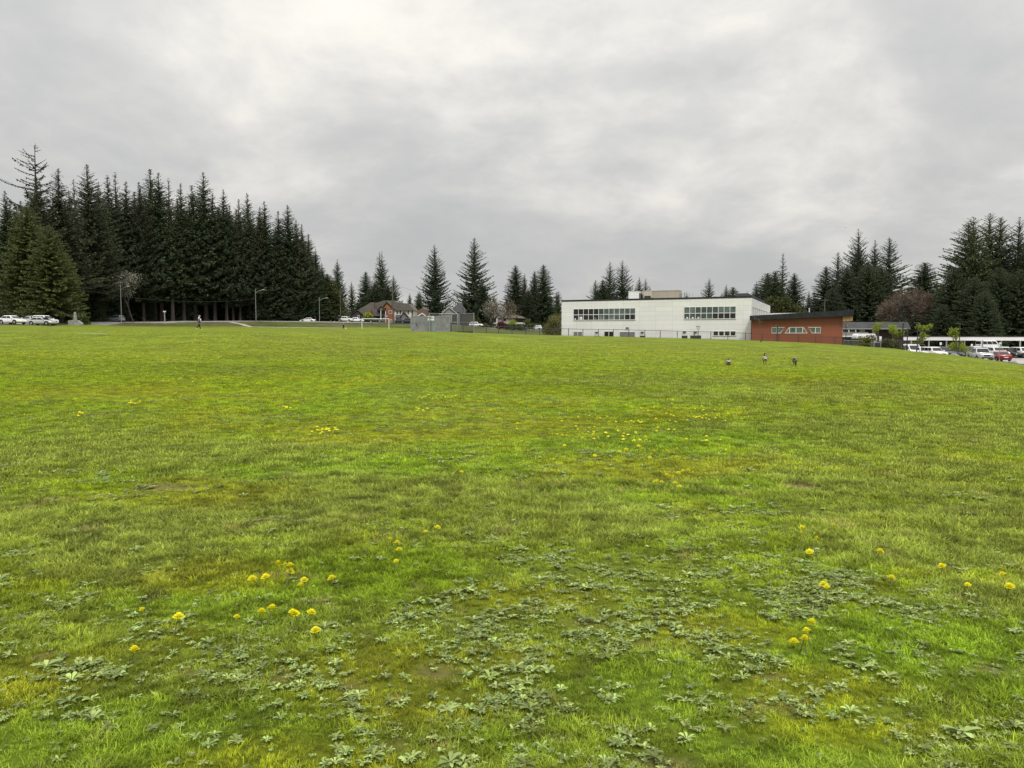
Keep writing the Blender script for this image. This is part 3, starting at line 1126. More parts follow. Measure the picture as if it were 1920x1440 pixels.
def conifer(seed, nbr=330, Rr=.14, base=.22, spray=.021, gap=.08, lowpitch=-.25, toppitch=.75, pw=.8, upturn=.5, dens=1.0, wide=.27, ragged=.35, mates=None, skirt=.0):
    """A conifer of unit height: tiers of drooping branches, each carrying many small needle sprays."""
    r = random.Random(seed)
    cr, tk = MB(), MB()
    stems = mates or [(0, 0, 1.0)]
    for sx, sy, sh in stems:
        tk.tube([(sx * .2, sy * .2, -.02), (sx * .5, sy * .5, .05), (sx, sy, sh * .5), (sx, sy, sh * .97)], [.016 * sh, .0125 * sh, .008 * sh, .0012], 7)
    for i in range(nbr):
        sx, sy, sh = stems[i % len(stems)]
        f = (i + r.random()) / nbr
        t = base + (1 - base) * f ** 1.18
        q = 1 - (t - base) / (1 - base)
        L = Rr * (q ** pw + .034) * min(1, .78 + q * 1.6) * r.uniform(1 - ragged * 1.3, 1 + ragged * .6)
        if q > .93:
            L *= .6 + skirt
        if r.random() < gap + .25 * max(0, 1 - q * 4):
            continue
        az = i * 2.39996 + r.uniform(-.5, .5)
        pit = lowpitch + (toppitch - lowpitch) * (1 - q) ** 1.2 + r.uniform(-.15, .15)
        ca, sa = math.cos(az), math.sin(az)
        n = max(2, int(L / (.38 * spray) * dens))
        z0 = t * sh
        pts = []
        for k in range(n + 1):
            u = k / n
            hr = L * u
            z = z0 + math.tan(pit) * L * (u - .55 * u * u) - .12 * L * u * q + upturn * L * .38 * u ** 3
            pts.append(Vector((sx * min(1, 2 * t) + ca * hr, sy * min(1, 2 * t) + sa * hr, z)))
        if L > .03:
            tk.tube([pts[0], pts[n // 2], pts[-1]], [.0022, .0014, .0004], 3, cap=False)
        for k in range(1, n + 1):
            u = k / n
            d = (pts[k] - pts[k - 1]).normalized()
            side = Vector((-sa, ca, 0))
            s = spray * r.uniform(.7, 1.25) * (1.1 - .35 * u) * (.34 + .66 * min(1, q * 1.6))
            kite(cr, pts[k - 1], d, s * 1.1, wide, r, .05)
            for sg in (-1, 1):
                if u > .12 and r.random() < .9:
                    kite(cr, pts[k - 1], d * r.uniform(.3, .8) + side * sg * r.uniform(.5, 1), s * r.uniform(.7, 1.15), wide, r, r.uniform(.1, .55))
            if r.random() < .55 * dens:
                kite(cr, pts[k], d * .4 + side * r.uniform(-.5, .5), s * .9, wide, r, .9)
    for sx, sy, sh in stems:
        for k in range(6):
            a = k * 2.4
            kite(cr, Vector((sx, sy, sh * (.965 + .003 * k))), (math.cos(a) * .5, math.sin(a) * .5, 1.1), spray * .3, wide, r)
        kite(cr, Vector((sx, sy, sh * .985)), (0, 0, 1), spray * .7, .2, r)
    return cr, tk


def protos(name, mats_crown, mats_trunk, **kw):
    cr, tk = conifer(**kw)
    return (cr.mesh('crown', mats_crown), tk.mesh('trunk', mats_trunk))


PT = {
    'fir1': protos('f', M_FIR, M_BARK, seed=1, nbr=520, Rr=.19, base=.17),
    'fir2': protos('f', M_FIRB, M_BARK, seed=2, nbr=470, Rr=.20, base=.2, gap=.12, ragged=.45),
    'fir3': protos('f', M_FIR, M_BARK, seed=3, nbr=520, Rr=.17, base=.14, pw=.7),
    'fir4': protos('f', M_FIRB, M_BARK, seed=4, nbr=500, Rr=.21, base=.16, lowpitch=-.35, upturn=.8),
    'full': protos('f', M_FIR, M_BARK, seed=5, nbr=560, Rr=.25, base=.05, pw=.85, upturn=.9, lowpitch=-.3, toppitch=.9, gap=.1),
    'full2': protos('f', M_FIR, M_BARK, seed=6, nbr=520, Rr=.28, base=.06, pw=.75, upturn=.7, lowpitch=-.2, toppitch=.8, gap=.14, ragged=.5),
    'open': protos('f', M_FIRB, M_BARK, seed=7, nbr=120, Rr=.17, base=.3, pw=.45, gap=.2, lowpitch=.05, toppitch=.5, ragged=.6, dens=.85, upturn=.9, spray=.021),
    'thin': protos('f', M_FIRB, M_BARK, seed=8, nbr=240, Rr=.10, base=.2, pw=.6, gap=.2, ragged=.5),
    'sparse': protos('f', M_FIR, M_BARK, seed=9, nbr=380, Rr=.235, base=.12, pw=.8, gap=.16, lowpitch=-.1, toppitch=.9, upturn=1.0, dens=.9, spray=.021),
    'twin': protos('f', M_FIR, M_BARK, seed=10, nbr=520, Rr=.20, base=.1, pw=.8, gap=.15, upturn=.8, mates=[(-.022, 0, .985), (.024, .01, 1.0)]),
    'cedar': protos('c', M_CEDAR, M_BARK2, seed=11, nbr=640, Rr=.25, base=.2, pw=.52, spray=.027, lowpitch=-.75, toppitch=.4, upturn=.3, gap=.03, wide=.32, ragged=.25, skirt=.4),
    'cedar2': protos('c', M_CEDARG, M_BARK2, seed=12, nbr=820, Rr=.37, base=.04, pw=.55, spray=.027, lowpitch=-.6, toppitch=.7, upturn=.3, gap=.03, wide=.32, ragged=.25, skirt=.4),
    'cedar3': protos('c', M_CEDARG, M_BARK2, seed=13, nbr=760, Rr=.265, base=.05, pw=.62, spray=.021, lowpitch=-.4, toppitch=.9, upturn=.5, gap=.06, wide=.30, ragged=.35, skirt=.3),
    'cedart': protos('c', M_CEDARD, M_BARK2, seed=14, nbr=820, Rr=.24, base=.06, pw=.6, spray=.0225, lowpitch=-.35, toppitch=.9, upturn=.6, gap=.10, wide=.30, ragged=.4, mates=[(-.035, 0, .97), (.03, .02, 1.0)], skirt=.3),
    'round': protos('c', M_CEDARG, M_BARK2, seed=15, nbr=500, Rr=.34, base=.08, pw=.42, spray=.034, lowpitch=.0, toppitch=1.1, upturn=.4, gap=.05, wide=.34, ragged=.4, skirt=.4),
}
trng = random.Random(4)


def tree(px, top, Y, kind, label, group, wf=1.0, name=None, cat='tree'):
    if 130 < px < 625:
        Y = max(Y, float(np.interp(px, [130, 217, 350, 480, 625], [172, 209, 221, 231, 241])) + (px * 7 % 5))
    base = h1(xat(px, Y), Y)
    p = at(px, top, Y)
    H = p.z - base
    nm = name or ('cedar_tree' if kind.startswith('cedar') else 'fir_tree')
    if kind == 'round':
        nm = name or 'evergreen_tree'
    o = empty(nm, (xat(px, Y), Y, base - .1), trng.uniform(0, 6.28), label, cat, group)
    cm, tm = PT[kind]
    link('crown', cm, o)
    link('trunk', tm, o)
    wv_ = wf * trng.uniform(.92, 1.2)
    o.scale = (H * wv_, H * wv_, H)
    o.rotation_euler = (trng.uniform(-.012, .012), trng.uniform(-.012, .012), trng.uniform(0, 6.28))
    return o


G1 = 'tall firs of the dark forest on the left'
for px, top, Y, k, wf, lab in (
        (22, 357, 168, 'fir1', 1.1, 'dark fir at the left end of the forest, lower than its neighbours'),
        (75, 272, 172, 'open', 1.15, 'tallest tree of the forest, with a bare open top of crooked branches'),
        (82, 330, 166, 'fir4', 1.2, 'dense dark fir standing right under the bare open treetop'),
        (117, 315, 172, 'fir2', 1.1, 'ragged dark fir just right of the bare open treetop'),
        (149, 336, 180, 'thin', .9, 'thin spindly fir between two broad dark firs on the left'),
        (173, 308, 176, 'fir4', 1.1, 'broad dark fir with pointed top behind the green cedar'),
        (196, 345, 184, 'fir1', 1.0, 'dark fir tucked right of the broad pointed fir'),
        (211, 329, 190, 'fir2', 1.0, 'dark fir with bushy top above the white blossom tree'),
        (225, 322, 196, 'thin', 1.0, 'slim fir top standing above the white blossom tree'),
        (241, 340, 200, 'fir1', 1.0, 'rounded fir top right of the slim one above the blossom tree'),
        (270, 341, 204, 'fir4', .9, 'drooping brownish fir left of two close twin spires'),
        (292, 316, 208, 'fir3', 1.15, 'left spire of two close tall firs in the forest'),
        (304, 323, 212, 'fir1', 1.0, 'right spire of two close tall firs in the forest'),
        (325, 334, 214, 'thin', 1.1, 'bare narrow fir with thin top right of the two close spires'),
        (346, 343, 216, 'fir2', .95, 'open brownish fir behind the walking person'),
        (367, 347, 222, 'fir3', 1.0, 'narrow fir at the left shoulder of the tallest central fir'),
        (387, 322, 214, 'fir1', 1.25, 'tallest fir of the middle of the forest, with visible straight trunk'),
        (404, 362, 226, 'fir2', 1.0, 'dark fir at the right shoulder of the tallest central fir'),
        (426, 354, 222, 'fir1', 1.05, 'single pointed fir right of the tallest central fir'),
        (438, 385, 230, 'fir3', .9, 'low fir in the dip right of the single pointed fir'),
        (451, 373, 226, 'fir4', .9, 'brownish drooping fir behind the tall road lamp'),
        (469, 361, 224, 'fir1', 1.0, 'pointed fir standing right over the tall road lamp'),
        (490, 387, 226, 'fir2', .9, 'lower fir next right of the road lamp'),
        (503, 377, 224, 'fir1', 1.0, 'pointed fir in the right half of the forest skyline'),
        (528, 395, 226, 'fir3', .95, 'slim pointed fir before the last high spire'),
        (544, 384, 224, 'fir1', 1.15, 'last high spire where the forest skyline starts to fall'),
        (558, 411, 228, 'fir2', 1.0, 'fir one step below the last high spire'),
        (570, 420, 230, 'fir4', .9, 'fir two steps below the last high spire'),
        (582, 438, 230, 'fir3', 1.1, 'fir on the falling right slope of the forest'),
        (594, 466, 230, 'full', .95, 'outermost fir on the right slope, branches upturned'),
        (606, 492, 234, 'full', .9, 'small fir at the forest end above the olive leafy tree')):
    tree(px, top, Y, k, lab, G1, wf)
G2 = 'back-row firs of the forest'
for i in range(34):
    px = 5 + i * 17.3 + trng.uniform(-6, 6)
    edge = np.interp(px, [0, 60, 300, 400, 550, 620], [395, 372, 372, 380, 425, 520])
    Yb = np.interp(px, [0, 217, 480, 640], [176, 215, 238, 246]) + trng.uniform(4, 26)
    tree(px, edge + trng.uniform(-6, 55), Yb, ('fir1', 'fir3', 'full', 'fir4', 'full2')[i % 5], 'dark fir deep in the forest, seen only between nearer trees', G2, 1.05)
for i in range(26):
    px = 12 + i * 22 + trng.uniform(-8, 8)
    edge = np.interp(px, [0, 60, 300, 400, 550, 600], [385, 350, 350, 362, 415, 475])
    tree(px, edge + trng.uniform(6, 34), np.interp(px, [0, 217, 480, 640], [180, 222, 240, 248]) + trng.uniform(0, 10), ('fir4', 'fir1', 'fir2', 'fir3')[i % 4], 'dark fir deep in the forest, seen only between nearer trees', G2, 1.1)
G3 = 'understorey evergreens at the forest edge'
for i, (px, top, Y) in enumerate(((30, 520, 166), (175, 520, 180), (205, 500, 196), (262, 520, 214), (330, 500, 224), (350, 525, 226), (420, 520, 236), (445, 520, 236), (500, 510, 232), (520, 480, 230), (545, 490, 230), (565, 500, 230), (585, 510, 230), (290, 515, 222), (230, 520, 214), (475, 520, 236), (505, 545, 224), (535, 545, 224), (560, 548, 224))):
    tree(px, top, Y, ('cedar2', 'cedar3', 'full2')[i % 3], 'dark young evergreen filling the shade under the forest firs', G3, 1.0)
tree(62, 385, 152, 'cedar', 'big olive-green cedar, taller of the pair behind the white cars', None, 1.15)
tree(98, 422, 149, 'cedar', 'olive-green cedar, lower and broader of the pair behind the white cars', None, 1.3)
tree(122, 470, 157, 'cedar', 'small olive-green cedar at the right skirt of the big pair', None, 1.0)

# lone trees behind the houses and the school
G4 = 'firs behind the houses'
for px, top, Y, k, wf, lab in (
        (634, 486, 285, 'full', .95, 'dark fir standing alone just right of the forest'),
        (661, 527, 300, 'sparse', .9, 'small tiered fir between the lone fir and the house trees'),
        (642, 560, 278, 'full2', 1.2, 'low dark fir beneath the lone fir'),
        (672, 560, 282, 'full2', 1.2, 'low dark fir left of the brown house'),
        (687, 509, 290, 'cedar3', 1.0, 'dark conical evergreen left of the double-topped fir'),
        (717, 469, 285, 'twin', 1.0, 'tall fir with a double top behind the brown house'),
        (703, 530, 280, 'cedar2', .95, 'dense dark evergreen behind the brown house roof'),
        (727, 535, 280, 'cedar2', .9, 'dense dark evergreen over the right part of the brown house roof'),
        (740, 515, 290, 'sparse', .9, 'fir right behind the road lamp by the brown house'),
        (769, 549, 330, 'full', .85, 'small dark fir far behind the container'),
        (786, 546, 310, 'cedart', 1.0, 'small olive fir left of the lone spruce'),
        (815, 458, 290, 'sparse', 1.0, 'tall lone spruce with open tiers above the container'),
        (815, 540, 288, 'full2', 1.0, 'dense dark evergreen at the foot of the lone spruce'),
        (888, 445, 290, 'full2', .85, 'tallest lone spruce above the backstop, one long branch right'),
        (905, 530, 288, 'cedar2', .72, 'dense cedar at the right foot of the tallest spruce'),
        (872, 548, 288, 'cedar3', .9, 'dense cedar at the left foot of the tallest spruce'),
        (845, 570, 320, 'full', .9, 'small dark fir between the two lone spruces'),
        (926, 550, 330, 'sparse', .9, 'small pale fir behind the pinkish budding tree'),
        (967, 497, 310, 'cedar3', .95, 'left fir of the dense group left of the white building'),
        (982, 512, 314, 'full', .8, 'second fir of the dense group, lower and narrow'),
        (1001, 508, 312, 'cedar3', .8, 'third fir of the dense group left of the white building'),
        (1019, 496, 310, 'cedar3', .9, 'right fir of the dense group left of the white building'),
        (990, 545, 306, 'cedar2', .95, 'low dark cedar in front of the dense fir group'),
        (1046, 545, 320, 'cedart', .8, 'small fir peeping past the left wall of the white building'),
        (1030, 562, 318, 'cedar3', .9, 'low evergreen beside the left wall of the white building'),
        (950, 560, 322, 'cedar3', .9, 'low evergreen left of the dense fir group')):
    tree(px, top, Y, k, lab, G4, wf)
G5 = 'trees over the roof of the white school'
for px, top, Y, k, wf, lab in (
        (1117, 524, 270, 'full2', .9, 'lowest left fir above the white roof'),
        (1130, 526, 268, 'cedar2', .8, 'dense dark evergreen above the white roof'),
        (1143, 489, 275, 'sparse', 1.0, 'left of the two tall see-through spruces over the white roof'),
        (1167, 487, 270, 'sparse', 1.05, 'right of the two tall see-through spruces over the white roof'),
        (1197, 520, 300, 'full', .9, 'small fir behind the white rooftop box'),
        (1209, 521, 300, 'sparse', .8, 'slim fir behind the left end of the beige rooftop unit'),
        (1218, 537, 305, 'full', .8, 'small fir peak just behind the beige rooftop unit'),
        (1286, 548, 310, 'full', 1.0, 'tiny fir top right of the beige rooftop unit'),
        (1327, 521, 300, 'sparse', 1.15, 'lone small spruce over the middle of the white roof'),
        (1352, 548, 310, 'sparse', .9, 'tiny fir top right of the lone small spruce'),
        (1361, 533, 310, 'full', .8, 'left top of the rounded pair over the white roof'),
        (1372, 538, 308, 'cedar2', .9, 'rounded right tree of the pair over the white roof'),
        (1399, 545, 330, 'thin', 1.0, 'tiny pointed tree before the roof corner of the white building')):
    tree(px, top, Y, k, lab, G5, wf)
G6 = 'evergreens behind the red school wing'
for px, top, Y, k, wf, lab in (
        (1417, 527, 240, 'full', .8, 'narrow fir at the left of the clump by the white roof corner'),
        (1436, 512, 236, 'cedar2', .9, 'broad dense evergreen by the white roof corner'),
        (1452, 508, 232, 'cedar2', .75, 'dense evergreen just left of the tall spire'),
        (1465, 474, 240, 'thin', 1.25, 'tall thin spire rising out of the clump behind the red wing'),
        (1487, 512, 232, 'cedar3', 1.0, 'conical cedar right of the tall thin spire'),
        (1470, 555, 215, 'cedar3', 1.1, 'lower green cedar behind the white side block'),
        (1515, 545, 270, 'full', .8, 'left one of two small pale firs in the gap behind the red wing'),
        (1524, 546, 272, 'full', .8, 'right one of two small pale firs in the gap behind the red wing'),
        (1546, 499, 232, 'cedar3', 1.0, 'pale green narrow cedar left of the tall right clump'),
        (1568, 472, 236, 'full2', .9, 'dark fir with upswept top left of the tallest of the clump'),
        (1606, 428, 240, 'sparse', 1.0, 'tallest see-through fir of the clump right of the red wing'),
        (1604, 462, 238, 'cedar3', .75, 'reddish-dark fir leaning on the tallest see-through fir'),
        (1635, 450, 240, 'full', .9, 'pointed dark fir right of the tallest see-through fir'),
        (1665, 444, 236, 'full2', 1.1, 'dark spruce with long right branches, right end of the clump'),
        (1585, 500, 222, 'cedar2', .9, 'broad green cedar in front left of the clump'),
        (1625, 492, 218, 'cedar2', .95, 'broad green cedar in front middle of the clump'),
        (1650, 500, 220, 'cedar2', .85, 'broad green cedar in front right of the clump'),
        (1560, 540, 215, 'cedar2', .9, 'low green cedar over the roof end of the red wing'),
        (1730, 492, 250, 'cedar2', 1.0, 'rounded evergreen alone behind the bare reddish tree'),
        (1745, 560, 240, 'cedar2', .9, 'low dark evergreen right of the bare reddish tree')):
    tree(px, top, Y, k, lab, G6, wf)
G7 = 'tall cedars behind the car park'
for px, top, Y, k, wf, lab in (
        (1812, 408, 190, 'cedart', 1.1, 'tall twin-topped olive cedar, left end of the row behind the carport'),
        (1854, 400, 194, 'cedart', .95, 'tallest cedar of the row behind the carport'),
        (1901, 406, 190, 'sparse', 1.0, 'see-through spruce at the right of the row behind the carport'),
        (1935, 425, 192, 'cedart', 1.0, 'dark cedar cut by the right border behind the carport'),
        (1785, 500, 186, 'cedar2', .8, 'low green cedar at the left foot of the tall row'),
        (1825, 520, 180, 'cedar2', .95, 'low green cedar under the twin-topped cedar'),
        (1870, 500, 182, 'cedar2', .9, 'low green cedar under the tallest cedar'),
        (1910, 505, 180, 'cedar2', 1.0, 'low dark cedar at the right behind the carport'),
        (1765, 570, 182, 'cedar2', .9, 'bushy low evergreen over the left part of the carport'),
        (1845, 545, 174, 'cedar2', .95, 'bushy low evergreen over the middle of the carport'),
        (1960, 500, 180, 'cedar2', 1.0, 'low cedar just past the right border')):
    tree(px, top, Y, k, lab, G7, wf)


def leafball(mb, c, rad, n, size, r, up=.2, squash=1.0):
    for _ in range(n):
        d = Vector((r.gauss(0, 1), r.gauss(0, 1), r.gauss(0, 1))).normalized()
        p = Vector(c) + Vector((d.x * rad, d.y * rad, d.z * rad * squash)) * (r.random() ** .45)
        kite(mb, p, (d.x + r.uniform(-.6, .6), d.y + r.uniform(-.6, .6), d.z + up), size * r.uniform(.6, 1.3), .38, r)


def branching(seed, H, spread, levels=4, first=.3, nsplit=3, rad=.02, ang=.6, shrink=.68, gravity=.0, twig=.0):
    """Recursive limbs; returns the limb mesh and the end points of its twigs."""
    r = random.Random(seed)
    mb = MB()
    tips = []

    def grow_(p, d, L, rd, lv):
        n = 3
        pts = [p]
        q = p.copy()
        dd = d.copy()
        for k in range(n):
            dd = (dd + Vector((r.uniform(-.18, .18), r.uniform(-.18, .18), r.uniform(-.05, .12) - gravity))).normalized()
            q = q + dd * L / n
            pts.append(q.copy())
        mb.tube(pts, [rd, rd * .9, rd * .78, rd * .66], 6 if lv < 2 else 4 if lv < 3 else 3, cap=False)
        if lv >= levels:
            tips.append((q, dd))
            return
        m = nsplit + (r.random() < .4) + (1 if lv > 1 else 0)
        for k in range(m):
            a = 6.283 * k / m + r.uniform(-.5, .5)
            u = dd.orthogonal().normalized()
            v = dd.cross(u)
            e = ang * r.uniform(.55, 1.25)
            nd = (dd * math.cos(e) + (u * math.cos(a) + v * math.sin(a)) * math.sin(e) * spread)
            src = pts[-1] if k else pts[-1]
            if lv > 0 and r.random() < .5:
                src = pts[2]
            grow_(src, nd.normalized(), L * shrink * r.uniform(.8, 1.15), rd * .58, lv + 1)
    grow_(Vector((0, 0, -.05)), Vector((0, 0, 1)), H * first, rad * H, 0)
    return mb, tips


def leafy(name, px, base_py, top_py, Y, label, cat, leaf, bark, seed, spread=1.0, levels=3, leafn=40, lsize=.12, lrad=.35, group=None, z=None, first=.3, ang=.6, nsplit=3, shrink=.68, rad=.02, gravity=0.0, squash=1.0):
    b = h1(xat(px, Y), Y) if z is None else z
    H = at(px, top_py, Y).z - b
    lm, tips = branching(seed, 1.0, spread, levels, first, nsplit, rad, ang, shrink, gravity)
    r = random.Random(seed + 500)
    zt = max(t.z for t, d in tips) + lrad / H * .6
    k = 1 / zt
    o = empty(name, (xat(px, Y), Y, b), r.uniform(0, 6), label, cat, group)
    for i in range(len(lm.v)):
        lm.v[i] = tuple(c * H * k for c in lm.v[i])
    lm.build('trunk', bark, o)
    cm = MB()
    for t, d in tips:
        leafball(cm, t * H * k, lrad * r.uniform(.7, 1.2), leafn, lsize, r, .2, squash)
    cm.build('crown', leaf, o)
    return o


# bare tree with reddish twigs beside the car park
def bare_tree(px, top_py, Y, label):
    b = h1(xat(px, Y), Y)
    H = at(px, top_py, Y).z - b
    lm, tips = branching(21, 1.0, 1.25, 5, .22, 3, .022, .62, .74)
    k = 1 / max(t.z for t, d in tips)
    o = empty('bare_tree', (xat(px, Y), Y, b), 1.0, label, 'tree')
    lm.v = [(v[0] * H * k * 1.08, v[1] * H * k * 1.08, v[2] * H * k) for v in lm.v]
    lm.build('trunk', M_BARK2, o)
    r = random.Random(8)
    tw = MB()
    for t, d in tips:
        p = Vector((t.x * 1.08, t.y * 1.08, t.z)) * H * k
        for _ in range(9):
            e = (d + Vector((r.uniform(-.8, .8), r.uniform(-.8, .8), r.uniform(-.3, .8)))).normalized()
            q = p - d * r.uniform(0, .6)
            kite(tw, q, e, r.uniform(.6, 1.5), .035, r)
    tw.build('crown', M_REDTWIG, o)
    return o


bare_tree(1702, 543, 195, 'broad bare tree with a reddish haze of twigs beyond the car park')
leafy('blossom_tree', 252, 600, 502, 196, 'white blossoming small tree before the dark forest, beside a lamp', 'tree', M_BLOSSOM, M_BARK, 31, 1.0, 4, 10, .28, 1.2, rad=.006, first=.22, ang=.7)
tree(616, 513, 236, 'cedar', 'olive-brown bushy evergreen at the right end of the forest', None, 1.5, 'evergreen_tree')
tree(598, 520, 238, 'cedar2', 'darker bushy evergreen left of the olive-brown one at the forest end', None, 1.1, 'evergreen_tree')
leafy('budding_tree', 942, 620, 558, 272, 'spreading brown budding tree before the beige bungalow', 'tree', M_BUD, M_BARK2, 35, 1.6, 4, 9, .24, 1.2, rad=.03, first=.28, ang=.75)
leafy('budding_tree', 922, 618, 562, 276, 'pale blossoming tree left of the brown budding one', 'tree', M_BLOSSOM, M_BARK2, 36, 1.2, 4, 5, .3, 1.0, rad=.02, ang=.7)
leafy('leafy_tree', 1010, 612, 582, 318, 'bright yellow-green little tree above the white gabled house', 'tree', M_FRESH, M_BARK2, 37, .8, 3, 26, .5, 1.0)
leafy('leafy_tree', 1040, 624, 585, 215, 'thin budding tree close to the left wall of the white building', 'tree', M_SHRUB, M_BARK2, 38, .8, 4, 5, .25, .8, rad=.012)
leafy('weeping_tree', 1457, 600, 556, 200, 'olive weeping tree behind the white side block', 'tree', M_OLIVE, M_BARK2, 39, 1.0, 4, 30, .5, 1.3, gravity=.05)
leafy('street_tree', 958, 622, 599, 240, 'young yellow-green tree by the dark fence below the bungalow', 'tree', M_FRESH, M_BARK2, 40, .7, 3, 10, .3, .55)
leafy('street_tree', 988, 622, 597, 245, 'young grey-green tree before the white gabled house', 'tree', M_SHRUB, M_BARK2, 41, .7, 3, 10, .3, .55)
leafy('garden_shrub', 692, 606, 586, 246, 'yellow-green shrub against the brown house', 'shrub', M_FRESH, M_BARK2, 42, .7, 3, 26, .35, .6)
leafy('garden_shrub', 940, 620, 604, 262, 'purple-leaved shrub under the budding tree', 'shrub', M_PURPLE, M_BARK2, 43, 1.2, 3, 36, .4, .7)
for i, (px, b_, t_, Y, lab) in enumerate(((1652, 650, 603, 112, 'fresh green sapling beside the steel enclosure, first from the red wing'), (1677, 650, 608, 111, 'fresh green sapling, second from the red wing, brightest'),
                                          (1717, 655, 607, 110, 'fresh green sapling with a side shoot before the carport left end'), (1731, 650, 622, 112, 'small leafy sapling leaning over the carport edge'),
                                          (1800, 658, 614, 105, 'fresh green sapling in front of the middle of the carport'), (1690, 652, 616, 113, 'pale sapling beside the dark lamp post'))):
    leafy('sapling', px, b_, t_, Y, lab, 'sapling', M_FRESH, M_BARK2, 50 + i, .28, 3, 15, .15, .24, 'fresh green saplings by the car park', first=.34, ang=.5, rad=.012)
leafy('sapling', 1797, 662, 640, 107, 'broad low leafy sapling below the one before the carport', 'sapling', M_FRESH, M_BARK2, 61, 1.2, 3, 16, .2, .45, 'fresh green saplings by the car park', rad=.012)
leafy('bare_sapling', 1427, 645, 590, 119, 'thin leafless sapling before the red wall', 'sapling', M_BUD, M_BARK2, 62, .6, 3, 1, .12, .3, first=.42, ang=.45, rad=.006)


def shrub(px, Y, wd, ht, m, label, seed, name='shrub', z=None, dp=None, n=None, size=.22, cat='shrub', group=None, box=False):
    r = random.Random(seed)
    b = h1(xat(px, Y), Y) if z is None else z
    o = empty(name, (xat(px, Y), Y, b), 0, label, cat, group)
    mb, tk = MB(), MB()
    dp = dp or wd * .5
    n = n or int(160 * max(1, wd) * max(.6, ht))
    for _ in range(n):
        if box:
            p = Vector((r.uniform(-wd / 2, wd / 2), r.uniform(-dp / 2, dp / 2), ht * r.uniform(.0, 1.0) ** .7))
        else:
            a, q = r.uniform(0, 6.28), r.random() ** .4
            e = r.random()
            p = Vector((math.cos(a) * wd / 2 * q * math.sqrt(1 - e * e * .8), math.sin(a) * dp / 2 * q, ht * e * (.6 + .4 * q)))
        kite(mb, p, (r.uniform(-1, 1), r.uniform(-1, 1), r.uniform(-.2, 1)), size * r.uniform(.6, 1.3), .4, r)
    for k in range(5):
        tk.tube([(r.uniform(-.1, .1), r.uniform(-.1, .1), -.05), (r.uniform(-.3, .3) * wd, r.uniform(-.2, .2), ht * .7)], [.03, .01], 4)
    mb.build('foliage', m, o)
    tk.build('stem', M_BARK2, o)
    return o


shrub(160, 152, 2.4, 1.0, M_HEDGE, 'round green bush right of the stone monument', 1)
shrub(149, 151, 1.8, .8, M_OLIVE, 'low yellowish bush touching the stone monument', 2)
shrub(975, 262, 10, 2.2, M_HEDGE, 'long trimmed green hedge before the dark car port', 3, 'hedge', dp=1.4, n=1700, size=.35, cat='hedge', box=True)
shrub(1012, 300, 9, 2.4, M_HEDGE, 'trimmed hedge before the white gabled house', 4, 'hedge', dp=1.4, n=1500, size=.35, cat='hedge', box=True)
shrub(1040, 200, 5.4, 4.4, M_SHRUB, 'big loose yellow-green shrub at the left wall of the white building', 5, n=1800, size=.35)
shrub(1026, 206, 3.0, 2.8, M_SHRUB, 'loose shrub left of the big one by the white building', 6, n=800, size=.3)
shrub(905, 262, 5, 1.6, M_OLIVE, 'low shrub beside the bungalow steps', 7, n=600, size=.3)
shrub(892, 270, 4.5, 3.2, M_HEDGE, 'dark shrub under the tallest lone spruce', 8, n=900, size=.35)
for i, (px, wd, ht, mm, lab) in enumerate(((1620, 2.6, 1.5, M_SHRUB, 'brown-green shrub at the trailer end of the bank'), (1634, 2.4, 1.9, M_SHRUB, 'taller brown-green shrub next to the steel enclosure'),
                                           (1660, 2.2, 1.4, M_OLIVE, 'olive shrub under the first sapling'), (1668, 2.4, 1.8, M_SHRUB, 'yellowish shrub between the two first saplings'),
                                           (1684, 2.2, 1.4, M_OLIVE, 'olive shrub behind the second sapling'))):
    shrub(px, 111.5, wd, ht, mm, lab, 20 + i, n=700, size=.2, group='shrubs along the car-park bank')
# ---------------------------------------------------------------- the white school building and its red wing
M_WALL = panelmat('white_cladding', (.80, .80, .785), (.56, .56, .54), 3.05, .80, .45, .016, .035)
M_WALLS = panelmat('white_fascia_cladding', (.80, .80, .785), (.42, .42, .40), 3.05, 1.2, .45, .014, .03)
M_RED = panelmat('red_wood_panels', (.285, .088, .045), (.12, .035, .02), 3.6, 1.05, .5, .014, .12)
M_COPING = mat('black_metal_coping', (.022, .023, .026), .4)
M_SLATE = mat('black_roof_fascia', (.020, .022, .027), .4, var=.2, scale=1.2)
M_WFRAME = mat('white_window_frame', (.74, .75, .72), .4, var=.04)
M_CFRAME = mat('cream_window_frame', (.72, .70, .58), .4, var=.04)
M_GDARK = glassmat('dark_window_glass', (.012, .013, .015), .05, .5)
M_GMID = glassmat('teal_window_glass', (.05, .075, .07), .06, .6)
M_GBLIND = glassmat('blind_behind_glass', (.11, .145, .135), .12, .6)
M_GREYB = mat('grey_roller_blind', (.20, .20, .21), .5)
M_LOUVRE = mat('dark_louvre', (.05, .052, .055), .5)
M_BEIGE = panelmat('beige_plant_screen', (.42, .37, .30), (.22, .19, .15), 1.6, 3.0, .6, .02, .05)
M_PAPER = mat('white_paper', (.75, .75, .75), .7)
M_BRASS = mat('wall_lamp_bronze', (.05, .045, .035), .5)
M_ROOFG = mat('gravel_roof', (.2, .2, .19), .95)

PL = at(1053, 600, 146)
PR = at(1408.5, 600, 130)
E1 = Vector((PR.x - PL.x, PR.y - PL.y, 0)).normalized()
RZ = math.atan2(E1.y, E1.x)
E2 = Vector((-E1.y, E1.x, 0))


